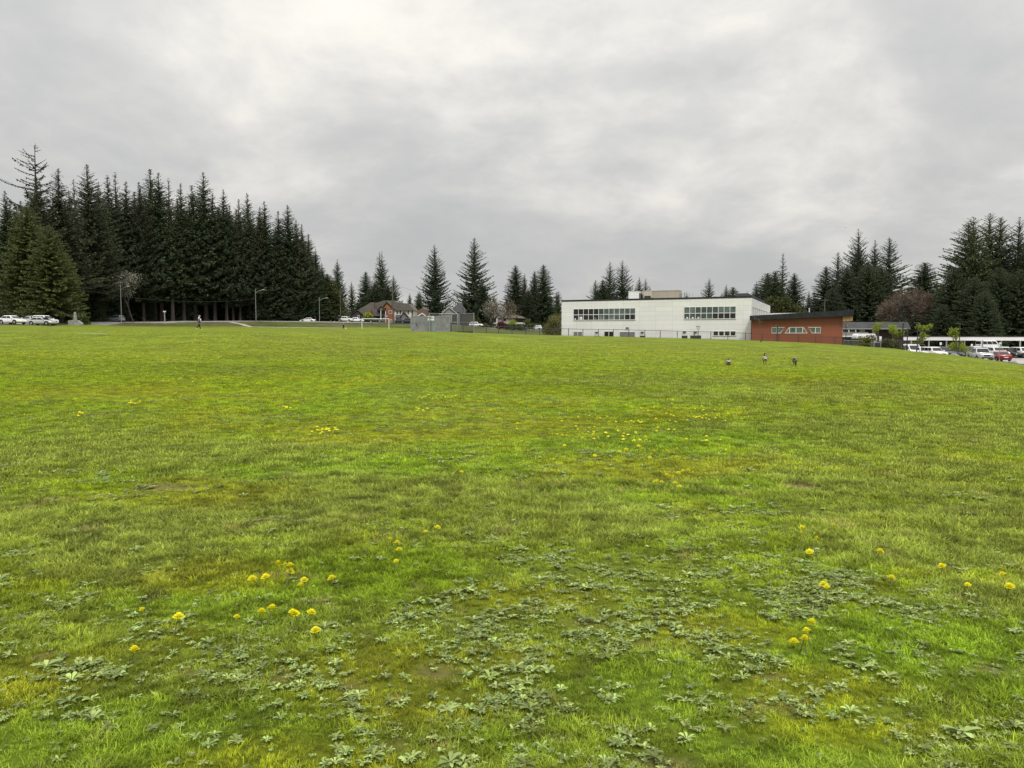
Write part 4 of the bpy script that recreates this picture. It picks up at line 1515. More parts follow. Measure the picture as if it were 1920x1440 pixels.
def wall_hit(px, py, P0, yoff=0.0):
    """local (s, z) on the vertical plane through P0 along E1 that the sight line through a pixel meets"""
    d = ray(px, py)
    P = Vector((P0[0], P0[1], 0)) + E2 * yoff
    t = (P.x * E2.x + P.y * E2.y) / (d[0] * E2.x + d[1] * E2.y)
    return ((d[0] * t - P.x) * E1.x + (d[1] * t - P.y) * E1.y, EYE + d[2] * t)


ZT = wall_hit(1408.5, 555, PL)[1]
WLEN = wall_hit(1408.5, 600, PL)[0]
bld = empty('school_building', (PL.x, PL.y, 0), RZ, 'long white two-storey school building with two bands of windows', 'building')
BD = 26.0
mb = MB()
mb.box(0, WLEN, 0, .3, -1.2, ZT - .28)
mb.box(0, WLEN - 3.2, .301, BD, -1.2, ZT - .281)
mb.build('wall', M_WALL, bld)
mb = MB()
mb.box(-.06, WLEN + .03, -.06, .34, ZT - .28, ZT)
mb.box(-.06, .34, .34, BD, ZT - .28, ZT)
mb.build('coping', M_COPING, bld)
mb = MB()
mb.box(.34, WLEN - 3.2, .34, BD - .1, ZT - .279, ZT - .2)
mb.build('roof', M_ROOFG, bld)


def window_band(pxs, py_t0, py_t1, py_b0, py_b1, ncol, nrow, frame_m, glass_fn, P0, parent, off=0.0, mull=.09, yo=0.0, split=.5):
    """a band of panes between two pixel columns; each pane is a part of its own"""
    s0, zt0 = wall_hit(pxs[0], py_t0, P0)
    s1, zt1 = wall_hit(pxs[1], py_t1, P0)
    _, zb0 = wall_hit(pxs[0], py_b0, P0)
    _, zb1 = wall_hit(pxs[1], py_b1, P0)
    zt, zb = (zt0 + zt1) / 2, (zb0 + zb1) / 2
    w_ = (s1 - s0) / ncol
    fr = MB()
    fy0, fy1 = -.07, -.004
    fr.box(s0 - .06, s1 + .06, fy0, fy1, zt, zt + .07)
    fr.box(s0 - .06, s1 + .06, fy0 - .04, fy1, zb - .10, zb)
    for c in range(ncol + 1):
        x = s0 + c * w_
        fr.box(x - mull / 2, x + mull / 2, fy0, fy1, zb, zt)
    zs = [zb + (zt - zb) * k / nrow for k in range(nrow + 1)]
    if nrow == 2:
        zs[1] = zb + (zt - zb) * split
    for z in zs[1:-1]:
        for c in range(ncol):
            x = s0 + c * w_
            fr.box(x + mull / 2, x + w_ - mull / 2, fy0 + .003, fy1, z - .055, z + .055)
    f = fr.build('window', frame_m, parent)
    for rI in range(nrow):
        for c in range(ncol):
            x = s0 + c * w_
            g = MB()
            g.box(x + mull / 2 + .002, x + w_ - mull / 2 - .002, -.03, -.002, zs[rI] + (.057 if rI else .002), zs[rI + 1] - (.057 if rI < nrow - 1 else .002))
            g.build('pane', glass_fn(rI, c), f)
    return s0, s1, zb, zt, w_, zs


def gl1(r, c):
    if r == 1:
        return M_GDARK if c < 5 else M_GMID if c == 5 else M_GBLIND
    return M_GDARK if c < 5 or c >= 10 else M_GMID if c in (5, 6) else M_GBLIND


def gl2(r, c):
    if r == 1:
        return M_GBLIND if c in (0, 1, 6, 7, 8) else M_GMID
    return M_GDARK if c >= 5 else M_GMID


a = window_band((1075.5, 1191.5), 580, 578, 600, 599, 12, 2, M_WFRAME, gl1, PL, bld, split=.48)
for c, hgt_, wd_, m_ in ((0, .25, .3, M_PAPER), (1, .55, .6, M_PAPER), (4, .35, .3, M_GREYB), (5, .7, .5, M_GREYB), (7, .3, .6, M_GREYB)):
    MB().box(a[0] + a[4] * (c + .2), a[0] + a[4] * (c + .2) + wd_, -.034, -.031, a[2] + .05, a[2] + .05 + hgt_).build('window_paper', m_, bld)
a = window_band((1283, 1380), 576.3, 574.8, 597.8, 596.9, 9, 2, M_WFRAME, gl2, PL, bld, split=.47)
for c in (0, 1, 2):
    MB().box(a[0] + a[4] * (c + .4), a[0] + a[4] * (c + .7), -.034, -.031, a[2] + .05, a[2] + .3).build('window_paper', M_PAPER, bld)
window_band((1075.3, 1092), 622.3, 622.3, 632, 632, 2, 1, M_WFRAME, lambda r, c: M_GREYB, PL, bld)
window_band((1133, 1150.5), 621.8, 621.8, 632, 632, 2, 1, M_WFRAME, lambda r, c: M_GDARK, PL, bld)
window_band((1162, 1191), 622.6, 622.6, 634, 634, 1, 1, M_WFRAME, lambda r, c: M_GREYB, PL, bld)
window_band((1337, 1380), 621.3, 621.3, 628.8, 628.8, 4, 1, M_WFRAME, lambda r, c: M_GDARK, PL, bld, mull=.2)
for px, py in ((1119, 623), (1204.5, 623), (1176.5, 614.7), (1283.5, 622.6), (1304, 622.6)):
    s, z = wall_hit(px, py, PL)
    MB().box(s - .26, s + .26, -.22, -.002, z - .09, z + .09).build('wall_lamp', M_BRASS, bld)
for x0, x1, y0, y1 in ((1114, 1124, 629.4, 634), (1200, 1210, 629.4, 635), (1278.5, 1289, 629.2, 637), (1294.5, 1314.5, 629, 637)):
    s0, z0 = wall_hit(x0, y0, PL)
    s1, z1 = wall_hit(x1, y1, PL)
    MB().box(s0, s1, -.05, -.002, z1, z0).build('vent_louvre', M_LOUVRE, bld)
# the side that runs back from the right corner, a little less than square to the front
SL = 40.0


def skew(mb, k=-.081):
    mb.v = [(x + k * max(0, y), y, z) for x, y, z in mb.v]
    return mb


mb = MB()
mb.box(WLEN - .6, WLEN + .01, 0.302, SL, -1.2, ZT - 3.9)
mb.box(WLEN - 4, WLEN + .02, .302, SL, ZT - 1.8, ZT - .28)
skew(mb).build('side_wall', M_WALLS, bld)
mb = MB()
for k in range(11):
    y = .35 + k * 3.9
    mb.box(WLEN - .3, WLEN - .001, y, min(SL, y + 2.5), ZT - 3.898, ZT - 1.802)
skew(mb).build('clerestory_pier', M_WFRAME, bld)
skew(MB().box(WLEN - .5, WLEN - .35, .5, SL - .3, ZT - 3.898, ZT - 1.802)).build('clerestory_glazing', M_GDARK, bld)
skew(MB().box(WLEN - .65, WLEN + .06, .34, SL, ZT - .279, ZT - .2)).build('coping', M_COPING, bld)
skew(MB().box(WLEN - 3.0, WLEN - .9, 2.5, SL - 3, ZT - .19, ZT + .62)).build('roof_screen', M_LOUVRE, bld)
skew(MB().box(WLEN - .9, WLEN + 5.5, SL + .01, SL + 14, -1.2, ZT - 1.9)).build('rear_block', M_WALLS, bld)
# rooftop plant
def roof_box(name, px0, px1, py_t, Yo, dep, m, lab, cat='rooftop unit'):
    s0, zt = wall_hit(px0, py_t, PL, Yo)
    s1, _ = wall_hit(px1, py_t, PL, Yo)
    o = empty(name, Vector((PL.x, PL.y, 0)) + E2 * Yo + E1 * s0 + Vector((0, 0, ZT - .2)), RZ, lab, cat)
    b_ = MB()
    b_.box(0, s1 - s0, 0, dep, 0, zt - ZT + .2)
    b_.build('casing', m, o)
    return o, s1 - s0, zt - ZT + .2


o, w_, hh = roof_box('rooftop_unit', 1178.5, 1198, 547, 8, 3.2, M_WALLS, 'white box unit on the flat school roof, left of the beige one')
MB().box(-.05, w_ + .05, -.05, 3.25, hh, hh + .08).build('lid', M_WHITE, o)
mb = MB()
for k in range(3):
    mb.box(w_ + .003, w_ + .05, .2 + k, .9 + k, .3, hh - .3)
mb.build('side_louvre', M_LOUVRE, o)
o, w_, hh = roof_box('rooftop_unit', 1205, 1271, 546.3, 9, 2.6, M_BEIGE, 'long beige plant screen on the flat school roof')
MB().box(-.06, w_ + .06, -.06, 2.66, hh, hh + .1).build('cap', mat('beige_cap', (.5, .46, .38), .5), o)
MB().box(.4, 2.0, -.7, -.003, .7, hh - .1).build('intake_hood', mat('beige_hood', (.5, .46, .39), .5), o)
MB().box(.55, 1.8, -.72, -.702, .7, 1.05).build('intake_opening', M_DARK, o)
for xx in (4.2, 5.2, 6.2, 8.2):
    MB().box(xx, xx + .35, -.3, -.003, .05, .42).build('vent_cap', M_WHITE, o)
for xx in (w_ + .3, w_ + .9):
    MB().tube([(xx, 1.5, 0), (xx, 1.5, hh * .8)], .12, 6).build('exhaust_pipe', M_GALV, o)
for px in (1293, 1299):
    s, z = wall_hit(px, 550, PL, 9)
    o = empty('roof_mast', Vector((PL.x, PL.y, 0)) + E2 * 9 + E1 * s + Vector((0, 0, ZT - .2)), 0, 'thin mast on the white roof, %s of two' % ('nearer the beige unit' if px == 1293 else 'farther from the beige unit'), 'mast')
    MB().tube([(0, 0, 0), (0, 0, z - ZT + .2)], .035, 5).build('pole', M_GALV, o)
    MB().box(-.15, .15, -.15, .15, -.01, .05).build('base_plate', M_GALV, o)

# red wing
QL = at(1409.2, 620, 127.2)
red = empty('school_wing', (QL.x, QL.y, 0), RZ, 'low red-brown panelled wing under a sloping black roof', 'building')
RL = wall_hit(1580, 620, QL)[0]
zl = wall_hit(1409, 600.5, QL)[1]
zr = wall_hit(1580, 593.5, QL)[1]
RDp = 13.0
mb = MB()
mb.prism([(0, -2.4), (RL, -2.4), (RL, zr), (0, zl)], 0, RDp)
skew(mb, -.12).build('wall', M_RED, red)
sl0, zl0 = wall_hit(1405.7, 600, QL, -.9)
sl1, zl1 = wall_hit(1405.7, 592, QL, -.9)
sr0, zr0 = wall_hit(1599.5, 592.6, QL, -.9)
sr1, zr1 = wall_hit(1602.5, 580.5, QL, -.9)
kz = (zr - zl) / RL
mb = MB()
mb.prism([(sl0, zl + kz * sl0 + .004), (sr0, zl + kz * sr0 + .004), (sr1, zr1), (sl1, zl1)], -.9, RDp + 1)
skew(mb, -.12).build('roof', M_SLATE, red)
mb = MB()
mb.prism([(RL + .02, zr - .75), (RL + 1.45, zr + kz * 1.4 - .75), (sr0 - .06, zr + kz * (sr0 - RL) - .002), (RL + .02, zr - .002)], -.6, RDp)
skew(mb, -.12).build('soffit', M_WOOD, red)
cols = lambda r, c: M_GBLIND


def trapezoid_window(poly_px, mull_px, glass_m):
    P = [wall_hit(x, y, QL) for x, y in poly_px]
    cxm, czm = sum(p[0] for p in P) / len(P), sum(p[1] for p in P) / len(P)
    fr, gl = MB(), MB()
    n = len(P)
    inner = [(cxm + (x - cxm) * .93, czm + (z - czm) * .80) for x, z in P]
    vs = [(x, -.06, z) for x, z in P] + [(x, -.06, z) for x, z in inner] + [(x, -.002, z) for x, z in P] + [(x, -.002, z) for x, z in inner]
    fs = []
    for i in range(n):
        j = (i + 1) % n
        fs += [(i, j, n + j, n + i), (2 * n + j, 2 * n + i, 3 * n + i, 3 * n + j), (j, i, 2 * n + i, 2 * n + j), (n + i, n + j, 3 * n + j, 3 * n + i)]
    fr.add(vs, fs)
    zt, zb = max(z for x, z in inner), min(z for x, z in inner)
    for px in mull_px:
        s, _ = wall_hit(px, 619, QL)
        fr.box(s - .06, s + .06, -.057, -.003, zb, zt)
    f = fr.build('window', M_CFRAME, red)
    gl.prism(inner, -.03, -.0015)
    gl.build('pane', glass_m, f)


trapezoid_window([(1447, 625), (1463.5, 625), (1471.5, 613.3), (1447, 613.6)], [1457], M_GBLIND)
trapezoid_window([(1471, 625), (1514.5, 625), (1506.5, 613.2), (1480, 613.3)], [1480.5, 1492.5, 1505], M_GBLIND)
trapezoid_window([(1522.5, 625), (1539, 625), (1539, 613.2), (1514.5, 613.2)], [1529], M_GBLIND)
mb = MB()
s, z = wall_hit(1517.5, 578, QL, 6)
o = empty('roof_vent', Vector((QL.x, QL.y, 0)) + E2 * 6 + E1 * s, RZ, 'thin white vent pipe on the black sloping roof', 'vent pipe')
zb = zl1 + (zr1 - zl1) * (s - sl1) / (sr1 - sl1)
MB().tube([(0, 0, zb - .02), (0, 0, zb + .75)], .07, 6).build('pipe', M_WHITE, o)
MB().tube([(0, 0, zb + .752), (0, 0, zb + .88)], .12, 6).build('vent_cowl', M_WHITE, o)

# ---------------------------------------------------------------- chain-link fence, container, backstop, goal
def fabric_material(alpha, col):
    m = bpy.data.materials.new('chain_link_fabric')
    m.use_nodes = True
    t = m.node_tree
    b = t.nodes['Principled BSDF']
    co = t.nodes.new('ShaderNodeTexCoord').outputs['Object']
    nz = noisen(t, co, 3, 3)
    t.links.new(mixc(t, nz, tuple(c * .7 for c in col), col), b.inputs['Base Color'])
    b.inputs['Roughness'].default_value = .5
    b.inputs['Alpha'].default_value = alpha
    return m


M_FAB = fabric_material(.10, (.08, .085, .08))
M_FAB2 = fabric_material(.34, (.16, .17, .17))
FP = [(846, 123), (868, 123.6), (912, 124.8), (935, 125.8), (960, 127), (986, 128.5), (1012, 130), (1038, 131.4), (1066, 132), (1093, 131.2), (1122, 130.2), (1150, 129), (1179, 128.3), (1209, 127.4), (1238, 126.5),
      (1270, 125.7), (1302, 124.9), (1333, 124), (1365, 123.1), (1398, 122.1), (1430, 120.7), (1461, 119.5), (1498, 118.1), (1530, 116.9), (1566, 115.5), (1584, 114.2), (1604, 113), (1626, 111.5), (1648, 110), (1668, 108.6), (1690, 106.5)]
fen = empty('chain_link_fence', (xat(1250, 126), 126, 0), 0, 'long low dark chain-link fence along the far edge of the field', 'fence')
FO = Vector((xat(1250, 126), 126, 0))
FPTS = []
for px, Y in FP:
    x = xat(px, Y)
    FPTS.append(Vector((x, Y, h1(x, Y))) - FO)
FH = 1.2
rail, fab = MB(), MB()
for i, p in enumerate(FPTS):
    MB().tube([p - Vector((0, 0, .2)), p + Vector((0, 0, FH + .05))], .055, 6).build('post', M_POST, fen)
    if i:
        q = FPTS[i - 1]
        u = (p - q).normalized() * .055
        rail.tube([q + u + Vector((0, 0, FH)), p - u + Vector((0, 0, FH))], .032, 5)
        rail.tube([q + u + Vector((0, 0, .08)), p - u + Vector((0, 0, .08))], .014, 4)
        fab.add([q + Vector((0, 0, .1)), p + Vector((0, 0, .1)), p + Vector((0, 0, FH)), q + Vector((0, 0, FH))], [(0, 1, 2, 3)])
rail.build('rail', M_POST, fen)
fab.build('chain_mesh', M_FAB, fen)

# shipping container
CY = 121.0
cx0, cx1 = xat(770, CY), xat(843.2, CY)
cz = h1((cx0 + cx1) / 2, CY)
M_CONT = mat('grey_container_paint', (.235, .24, .25), .55, var=.14, scale=1.1)
M_CONT2 = mat('grey_container_door', (.215, .25, .258), .55, var=.1, scale=.8)
M_GRAF = mat('faded_graffiti', (.13, .14, .145), .7, var=.4, scale=4)
con = empty('shipping_container', (cx0, CY, cz - .06), 0, 'grey corrugated shipping container with a white sign on its front', 'container')
CW, CH, CDp = cx1 - cx0, at(805, 592.4, CY).z - cz + .06, 2.44
mb = MB()
prof, x, k = [], .12, 0
while x < CW - .14:
    inset = .0 if k % 2 == 0 else .05
    if 2.72 < x < 4.0 - .2:
        x += .14
        k += 1
        continue
    prof.append((x, inset))
    prof.append((x + .09, inset))
    x += .14
    k += 1
vs, fs = [], []
for x, y in prof:
    vs += [(x, y, .16), (x, y, CH - .12)]
for i in range(len(prof) - 1):
    if prof[i + 1][0] - prof[i][0] > .5:
        continue
    fs.append((2 * i, 2 * i + 2, 2 * i + 3, 2 * i + 1))
mb.add(vs, fs)
mb.box(.02, CW - .02, .06, CDp, .06, CH - .02)
mb.build('wall', M_CONT, con)
mb = MB()
mb.box(0, .12, -.03, .15, 0, CH)
mb.box(CW - .12, CW, -.03, .15, 0, CH)
mb.box(.121, CW - .121, -.02, .14, CH - .12, CH - .003)
mb.box(.121, CW - .121, -.02, .14, .02, .16)
mb.box(-.003, .117, CDp - .12, CDp + .003, 0, CH + .003)
mb.box(CW - .117, CW + .003, CDp - .12, CDp + .003, 0, CH + .003)
mb.build('frame', mat('grey_container_frame', (.27, .272, .28), .5, var=.15, scale=2), con)
mb = MB()
mb.box(2.78, 3.86, -.012, .055, .17, CH - .13)
mb.build('flat_door', M_CONT2, con)
for gx_, gz_, gw_, gh_ in ((.3, 1.35, .18, .22), (.78, 1.3, .12, .5), (.98, 1.15, .34, .6), (1.5, 1.35, .14, .3), (1.12, .85, .07, .3), (4.3, 1.2, .12, .35), (.55, .2, .1, .15), (3.7, 1.4, .25, .06)):
    g = MB()
    n = 9
    rr2 = random.Random(int(gx_ * 100))
    g.prism([(gx_ + gw_ * .5 * math.cos(6.28 * k / n) * rr2.uniform(.6, 1.1), gz_ + gh_ * .5 * math.sin(6.28 * k / n) * rr2.uniform(.6, 1.1)) for k in range(n)], -.018, -.0142)
    g.build('graffiti', M_GRAF, con)
sg = empty('container_sign', (cx0 + (xat(802, CY) - cx0), CY - .035, cz + 1.76), 0, 'small white sign with black capital letters near the container top', 'sign')
sw, shh = (814 - 802) * CY / F, .68
MB().box(0, sw, -.012, .012, -.04, shh - .04).build('sign_board', mat('white_sign_board', (.8, .82, .78), .5, var=.03), sg)
fc = bpy.data.curves.new('lettering', 'FONT')
fc.body = 'RXG.'
fc.size = .46
fc.extrude = .003
fc.align_x = 'CENTER'
fc.align_y = 'CENTER'
fc.offset = .006
fc.materials.append(mat('black_lettering', (.02, .02, .02), .6))
_tmp = link('text_source', fc)
bpy.context.view_layer.update()
_tm = bpy.data.meshes.new_from_object(_tmp.evaluated_get(bpy.context.evaluated_depsgraph_get()))
bpy.data.objects.remove(_tmp)
fo = link('lettering', _tm, sg)
fo.location = (sw / 2, -.017, shh * .58 - .04)
fo.rotation_euler = (math.pi / 2, 0, 0)

# baseball backstop behind and beside the container
bs = empty('backstop', (xat(888, 120.2), 120.2, 0), 0, 'tall galvanised chain-link backstop behind the grey container', 'backstop')
BO = Vector((xat(888, 120.2), 120.2, 0))
BP = [(805.3, 119.6, 586.4), (823.3, 126, 587), (858.3, 126, 587.6), (888.6, 120.2, 586.6)]
bpts = []
for px, Y, pt in BP:
    x = xat(px, Y)
    zb_ = h1(x, Y)
    bpts.append((Vector((x, Y, zb_)) - BO, at(px, pt, Y).z))
    MB().tube([bpts[-1][0] - Vector((0, 0, .3)), Vector((bpts[-1][0].x, bpts[-1][0].y, bpts[-1][1]))], .062 if px != 823.3 else .045, 7).build('post', M_GALV, bs)
rl, fb = MB(), MB()
for (p, zt_), (q, zu) in zip(bpts[:-1], bpts[1:]):
    d = (Vector((q.x, q.y, 0)) - Vector((p.x, p.y, 0))).normalized() * .063
    for f in (.97, .52, .02):
        a_ = Vector((p.x, p.y, p.z + (zt_ - p.z) * f)) + d
        b_ = Vector((q.x, q.y, q.z + (zu - q.z) * f)) - d
        rl.tube([a_, b_], .04 if f > .9 else .028, 6)
    fb.add([(p.x, p.y, p.z + .08), (q.x, q.y, q.z + .08), (q.x, q.y, q.z + (zu - q.z) * .96), (p.x, p.y, p.z + (zt_ - p.z) * .96)], [(0, 1, 2, 3)])
rl.build('rail', M_GALV, bs)
fb.build('chain_mesh', M_FAB2, bs)
p2, p3 = bpts[2][0], bpts[3][0]
MB().box(p2.x + .3, p3.x - .05, p3.y + .5, p3.y + .56, p3.z - .1, p3.z + .28).build('kick_board', mat('dark_kick_board', (.06, .045, .035), .8), bs)

GY = 200.0
gb = h1(xat(678.8, GY), GY)
goal = empty('football_goal', (xat(678.8, GY), GY, gb), 0, 'white football goal frame at the far end of the field', 'goal')
gw_ = xat(729.3, GY) - xat(678.8, GY)
gt = at(700, 597.2, GY).z - gb
gb2 = h1(xat(729.3, GY), GY) - gb
MB().tube([(0, 0, -.1), (0, 0, gt)], .085, 8).build('post', M_WHITE, goal)
MB().tube([(gw_, 0, gb2 - .1), (gw_, 0, gt)], .085, 8).build('post', M_WHITE, goal)
MB().tube([(.086, 0, gt - .08), (gw_ - .086, 0, gt - .08)], .08, 8).build('crossbar', M_WHITE, goal)

# ---------------------------------------------------------------- lamps, poles, signs, wires
M_GALVD = mat('dull_lamp_metal', (.14, .14, .14), .6)
M_LAMPH = mat('lamp_head_glass', (.6, .62, .62), .3)


def street_lamp(px, Y, py_top, label, arm_px=14, metal=M_GALV, rad=.085):
    x = xat(px, Y)
    b = h1(x, Y)
    H = at(px, py_top, Y).z - b
    o = empty('street_lamp', (x, Y, b), 0, label, 'street lamp', 'street lamps along the road')
    MB().tube([(0, 0, -.2), (0, 0, H)], [rad, rad * .7], 8).build('pole', metal, o)
    ax = arm_px * Y / F
    MB().tube([(0, 0, H * .86), (ax * .5, 0, H * .93), (ax, 0, H * .96)], .05, 5).build('arm', metal, o)
    MB().box(ax - .05, ax + .65, -.15, .15, H * .96 - .02, H * .96 + .12).build('lamp_head', M_LAMPH, o)
    return o


street_lamp(228.5, 186, 534, 'slim steel street lamp beside the white blossom tree and grey car', 12)
street_lamp(480.5, 216, 541, 'street lamp with bent arm in front of the middle forest', 13)
street_lamp(599.5, 226, 557, 'bare steel street lamp right of the small white car', 12)


def pole(px, Y, py_top, label, arms=1, m=M_POLE, rad=.15, name='utility_pole', arm_w=1.1, lamp=False):
    x = xat(px, Y)
    b = h1(x, Y)
    H = at(px, py_top, Y).z - b
    o = empty(name, (x, Y, b), .2, label, 'utility pole', 'wooden utility poles')
    MB().tube([(0, 0, -.3), (0, 0, H)], [rad, rad * .7], 7).build('pole', m, o)
    for k in range(arms):
        z = H - .35 - k * 1.0
        MB().box(-arm_w, arm_w, -.16, -.06, z, z + .13).build('cross_arm', m, o)
    if lamp:
        MB().tube([(0, -.1, H * .78), (1.4, -.1, H * .86), (2.6, -.1, H * .9)], .05, 5).build('lamp_arm', M_GALV, o)
        MB().box(2.5, 3.2, -.22, .02, H * .9 - .03, H * .9 + .1).build('lamp_head', M_LAMPH, o)
    return (x, Y, b + H)


pA = pole(639, 240, 540, 'wooden utility pole at the forest end by the black off-roader', 0)
pB = pole(737, 236, 532, 'wooden pole carrying a lamp arm before the brown house', 0, lamp=True, rad=.2)
pC = pole(868.3, 254, 556, 'dark utility pole behind the backstop', 1, mat('dark_pole', (.06, .058, .055), .8), .13)
pD = pole(1545, 205, 561, 'greenish utility pole behind the black roof of the red wing', 1, M_POLE, .14)
pE = pole(121, 160, 567, 'thin pole under the green cedars left of the monument', 0, M_POLE, .08)
pF = pole(136.5, 153, 563, 'thin pale pole touching the stone monument', 0, M_GALV, .07)
pG = pole(427, 226, 560, 'thin dark pole in the gap of the forest', 0, mat('dark_pole', (.06, .058, .055), .8), .1)
M_WIRE = mat('power_cable', (.05, .05, .05), .6)


def wire(a, b, sag, label):
    a, b = Vector(a), Vector(b)
    pts = []
    for k in range(17):
        t = k / 16
        p = a.lerp(b, t)
        p.z -= sag * 4 * t * (1 - t)
        pts.append(p - a)
    o = MB().tube(pts, .022, 4).build('power_line', M_WIRE)
    o.location = a
    tag(o, label, 'power line', 'overhead power lines')


wire(pB, pC, 1.2, 'overhead line between the lamp pole and the dark pole')
wire(pC, tuple(at(1045, 573, 300)), 1.5, 'overhead line running right from the dark pole past the dense firs')
wire(pA, pB, 1.0, 'overhead line between the forest-end pole and the lamp pole')
wire(tuple(at(-60, 548, 140)), tuple(at(160, 545, 165)), .6, 'lower overhead line across the green cedars')
wire(tuple(at(160, 545, 165)), tuple(at(480, 560, 214)), 1.5, 'overhead line dipping across the forest front')
wire(pD, tuple(at(1700, 572, 195)), 1.2, 'overhead line running right from the greenish pole')


def post_light(px, Y, py_top, label, style=0, rad=.06, base_py=None):
    x = xat(px, Y)
    b = h1(x, Y)
    H = at(px, py_top, Y).z - b
    o = empty('lamp_post', (x, Y, b), 0, label, 'lamp post', 'dark lamp posts')
    m = M_DARK
    if style == 0:                                   # open triangular head
        hz = H - .95
        MB().tube([(0, 0, -.2), (0, 0, hz)], rad, 7).build('pole', m, o)
        hd = MB()
        for sx in (-1, 1):
            hd.tube([(0, 0, hz), (sx * .28, 0, H - .12)], .025, 5)
        hd.tube([(-.32, 0, H - .1), (.32, 0, H - .1)], .045, 5)
        hd.build('lamp_head', m, o)
        MB().tube([(0, 0, hz + .3), (0, 0, H - .16)], [.03, .14], 7).build('lamp_glass', M_LAMPH, o)
    elif style == 1:                                 # flat arm head
        MB().tube([(0, 0, -.2), (0, 0, H)], rad, 7).build('pole', m, o)
        MB().box(-.5, .08, -.1, .1, H + .002, H + .06).build('lamp_head', M_GALVD, o)
    else:                                            # globe
        MB().tube([(0, 0, -.2), (0, 0, H - .3)], rad, 7).build('pole', m, o)
        MB().ball((0, 0, H - .14), .2).build('lamp_globe', M_LAMPH, o)
    return o


post_light(1309, 123.8, 610.5, 'dark lamp post with open triangular head before the white wall', 0)
post_light(1457.5, 117.5, 611, 'plain dark lamp post before the red wall and its first window', 1, .075)
post_light(1586.5, 126, 609, 'thin lamp post with pale globe right of the red wing', 2, .05)
post_light(1693, 108, 605, 'tall dark lamp post left of the carport end', 1, .075)
post_light(1701.5, 106.5, 621, 'shorter dark lamp post right at the carport end', 1, .07)
post_light(1720.5, 105, 605.5, 'dark lamp post behind the sapling with a side shoot', 1, .05)
post_light(1799.5, 101, 606.5, 'tall dark lamp post before the middle of the carport', 1, .06)

x = xat(309.5, 196)
o = empty('post_sign', (x, 196, h1(x, 196)), 0, 'short grey post with a small white top plate by the road', 'sign')
Hs = at(309.5, 583, 196).z - h1(x, 196)
MB().tube([(0, 0, -.1), (0, 0, Hs - .3)], .11, 6).build('post', M_CONC, o)
MB().box(-.32, .32, -.14, .14, Hs - .298, Hs).build('top_plate', M_WHITE, o)

# stone monument
x = xat(142, 146)
mo = empty('stone_monument', (x, 146, h1(x, 146) - .05), 0, 'grey stone obelisk on a stepped base before the forest', 'monument')
M_STONE = mat('grey_stone', (.26, .27, .25), .9, var=.25, scale=2, bump=.3)
MB().prism([(-1.1, 0), (1.3, 0), (1.3, .35), (.55, 1.0), (-1.1, 1.0)], -.5, .5).build('plinth', M_STONE, mo)
mb = MB()
mb.loft([[(-.24, -.24, 1.0), (.24, -.24, 1.0), (.24, .24, 1.0), (-.24, .24, 1.0)], [(-.17, -.17, 2.35), (.17, -.17, 2.35), (.17, .17, 2.35), (-.17, .17, 2.35)], [(-.03, -.03, 2.6), (.03, -.03, 2.6), (.03, .03, 2.6), (-.03, .03, 2.6)]])
mb.build('obelisk', M_STONE, mo)
# ---------------------------------------------------------------- houses
M_SHING = rowmat('brown_grey_shingles', (.10, .088, .075), (.155, .138, .118), .6, 7)
M_SHING2 = rowmat('grey_shingles', (.085, .088, .095), (.14, .145, .15), .6, 7)
M_SHING3 = rowmat('tan_shingles', (.17, .15, .125), (.26, .23, .195), .6, 7)
M_SIDED = rowmat('dark_brown_siding', (.040, .034, .032), (.062, .054, .05), .5, 9)
M_STUCCO = mat('cream_stucco', (.60, .57, .48), .9, var=.07)
M_ORANGE = rowmat('cedar_shingle_wall', (.26, .12, .045), (.36, .17, .065), 1.5, 8)
M_BRICKR = rowmat('red_brown_siding', (.22, .065, .038), (.29, .09, .05), .5, 9)
M_BEIGES = rowmat('beige_siding', (.33, .30, .25), (.40, .37, .31), .5, 8)
M_GREYS = rowmat('grey_siding', (.20, .20, .20), (.26, .26, .255), .5, 8)
M_LILAC = mat('grey_lilac_stucco', (.20, .18, .20), .9)
M_TRIMD = mat('dark_fascia', (.035, .03, .03), .6)
M_YELW = mat('yellow_wood_wall', (.42, .26, .06), .7, var=.2, scale=5)
M_CARPORTIN = mat('deep_blue_garage_door', (.018, .02, .04), .5)


class Face:
    """maps pixels to a house's own x and z at its distance; y runs away from the viewer"""

    def __init__(s, px0, Y):
        s.Y, s.x0 = Y, xat(px0, Y)
        s.z0 = h1(s.x0, Y)

    def p(s, px, py, dy=0.0):
        q = at(px, py, s.Y + dy)
        return (q.x - s.x0, q.z - s.z0)

    def poly(s, pts, dy=0.0):
        return [s.p(a, b, dy) for a, b in pts]


def gable(fc, parent, apex, left, right, ym, yd, over, m, th=.22, dy0=0.0, trim=None):
    """pitched roof with its gable to the viewer, from pixel points; returns nothing"""
    a, l, r_ = fc.p(*apex), fc.p(*left), fc.p(*right)
    mb = MB()
    mb.prism([l, (l[0], l[1] - .02), (a[0], a[1] - th), a], dy0 - over, yd)
    mb.prism([a, (a[0], a[1] - th), (r_[0], r_[1] - .02), r_], dy0 - over, yd)
    mb.build('roof', m, parent)
    if trim:
        t = MB()
        t.prism([(l[0], l[1] + .01), (l[0], l[1] - .3), (a[0], a[1] - .38), (a[0], a[1] + .02)], dy0 - over - .06, dy0 - over - .004)
        t.prism([(a[0], a[1] + .02), (a[0], a[1] - .38), (r_[0], r_[1] - .3), (r_[0], r_[1] + .01)], dy0 - over - .06, dy0 - over - .004)
        t.build('fascia', trim, parent)


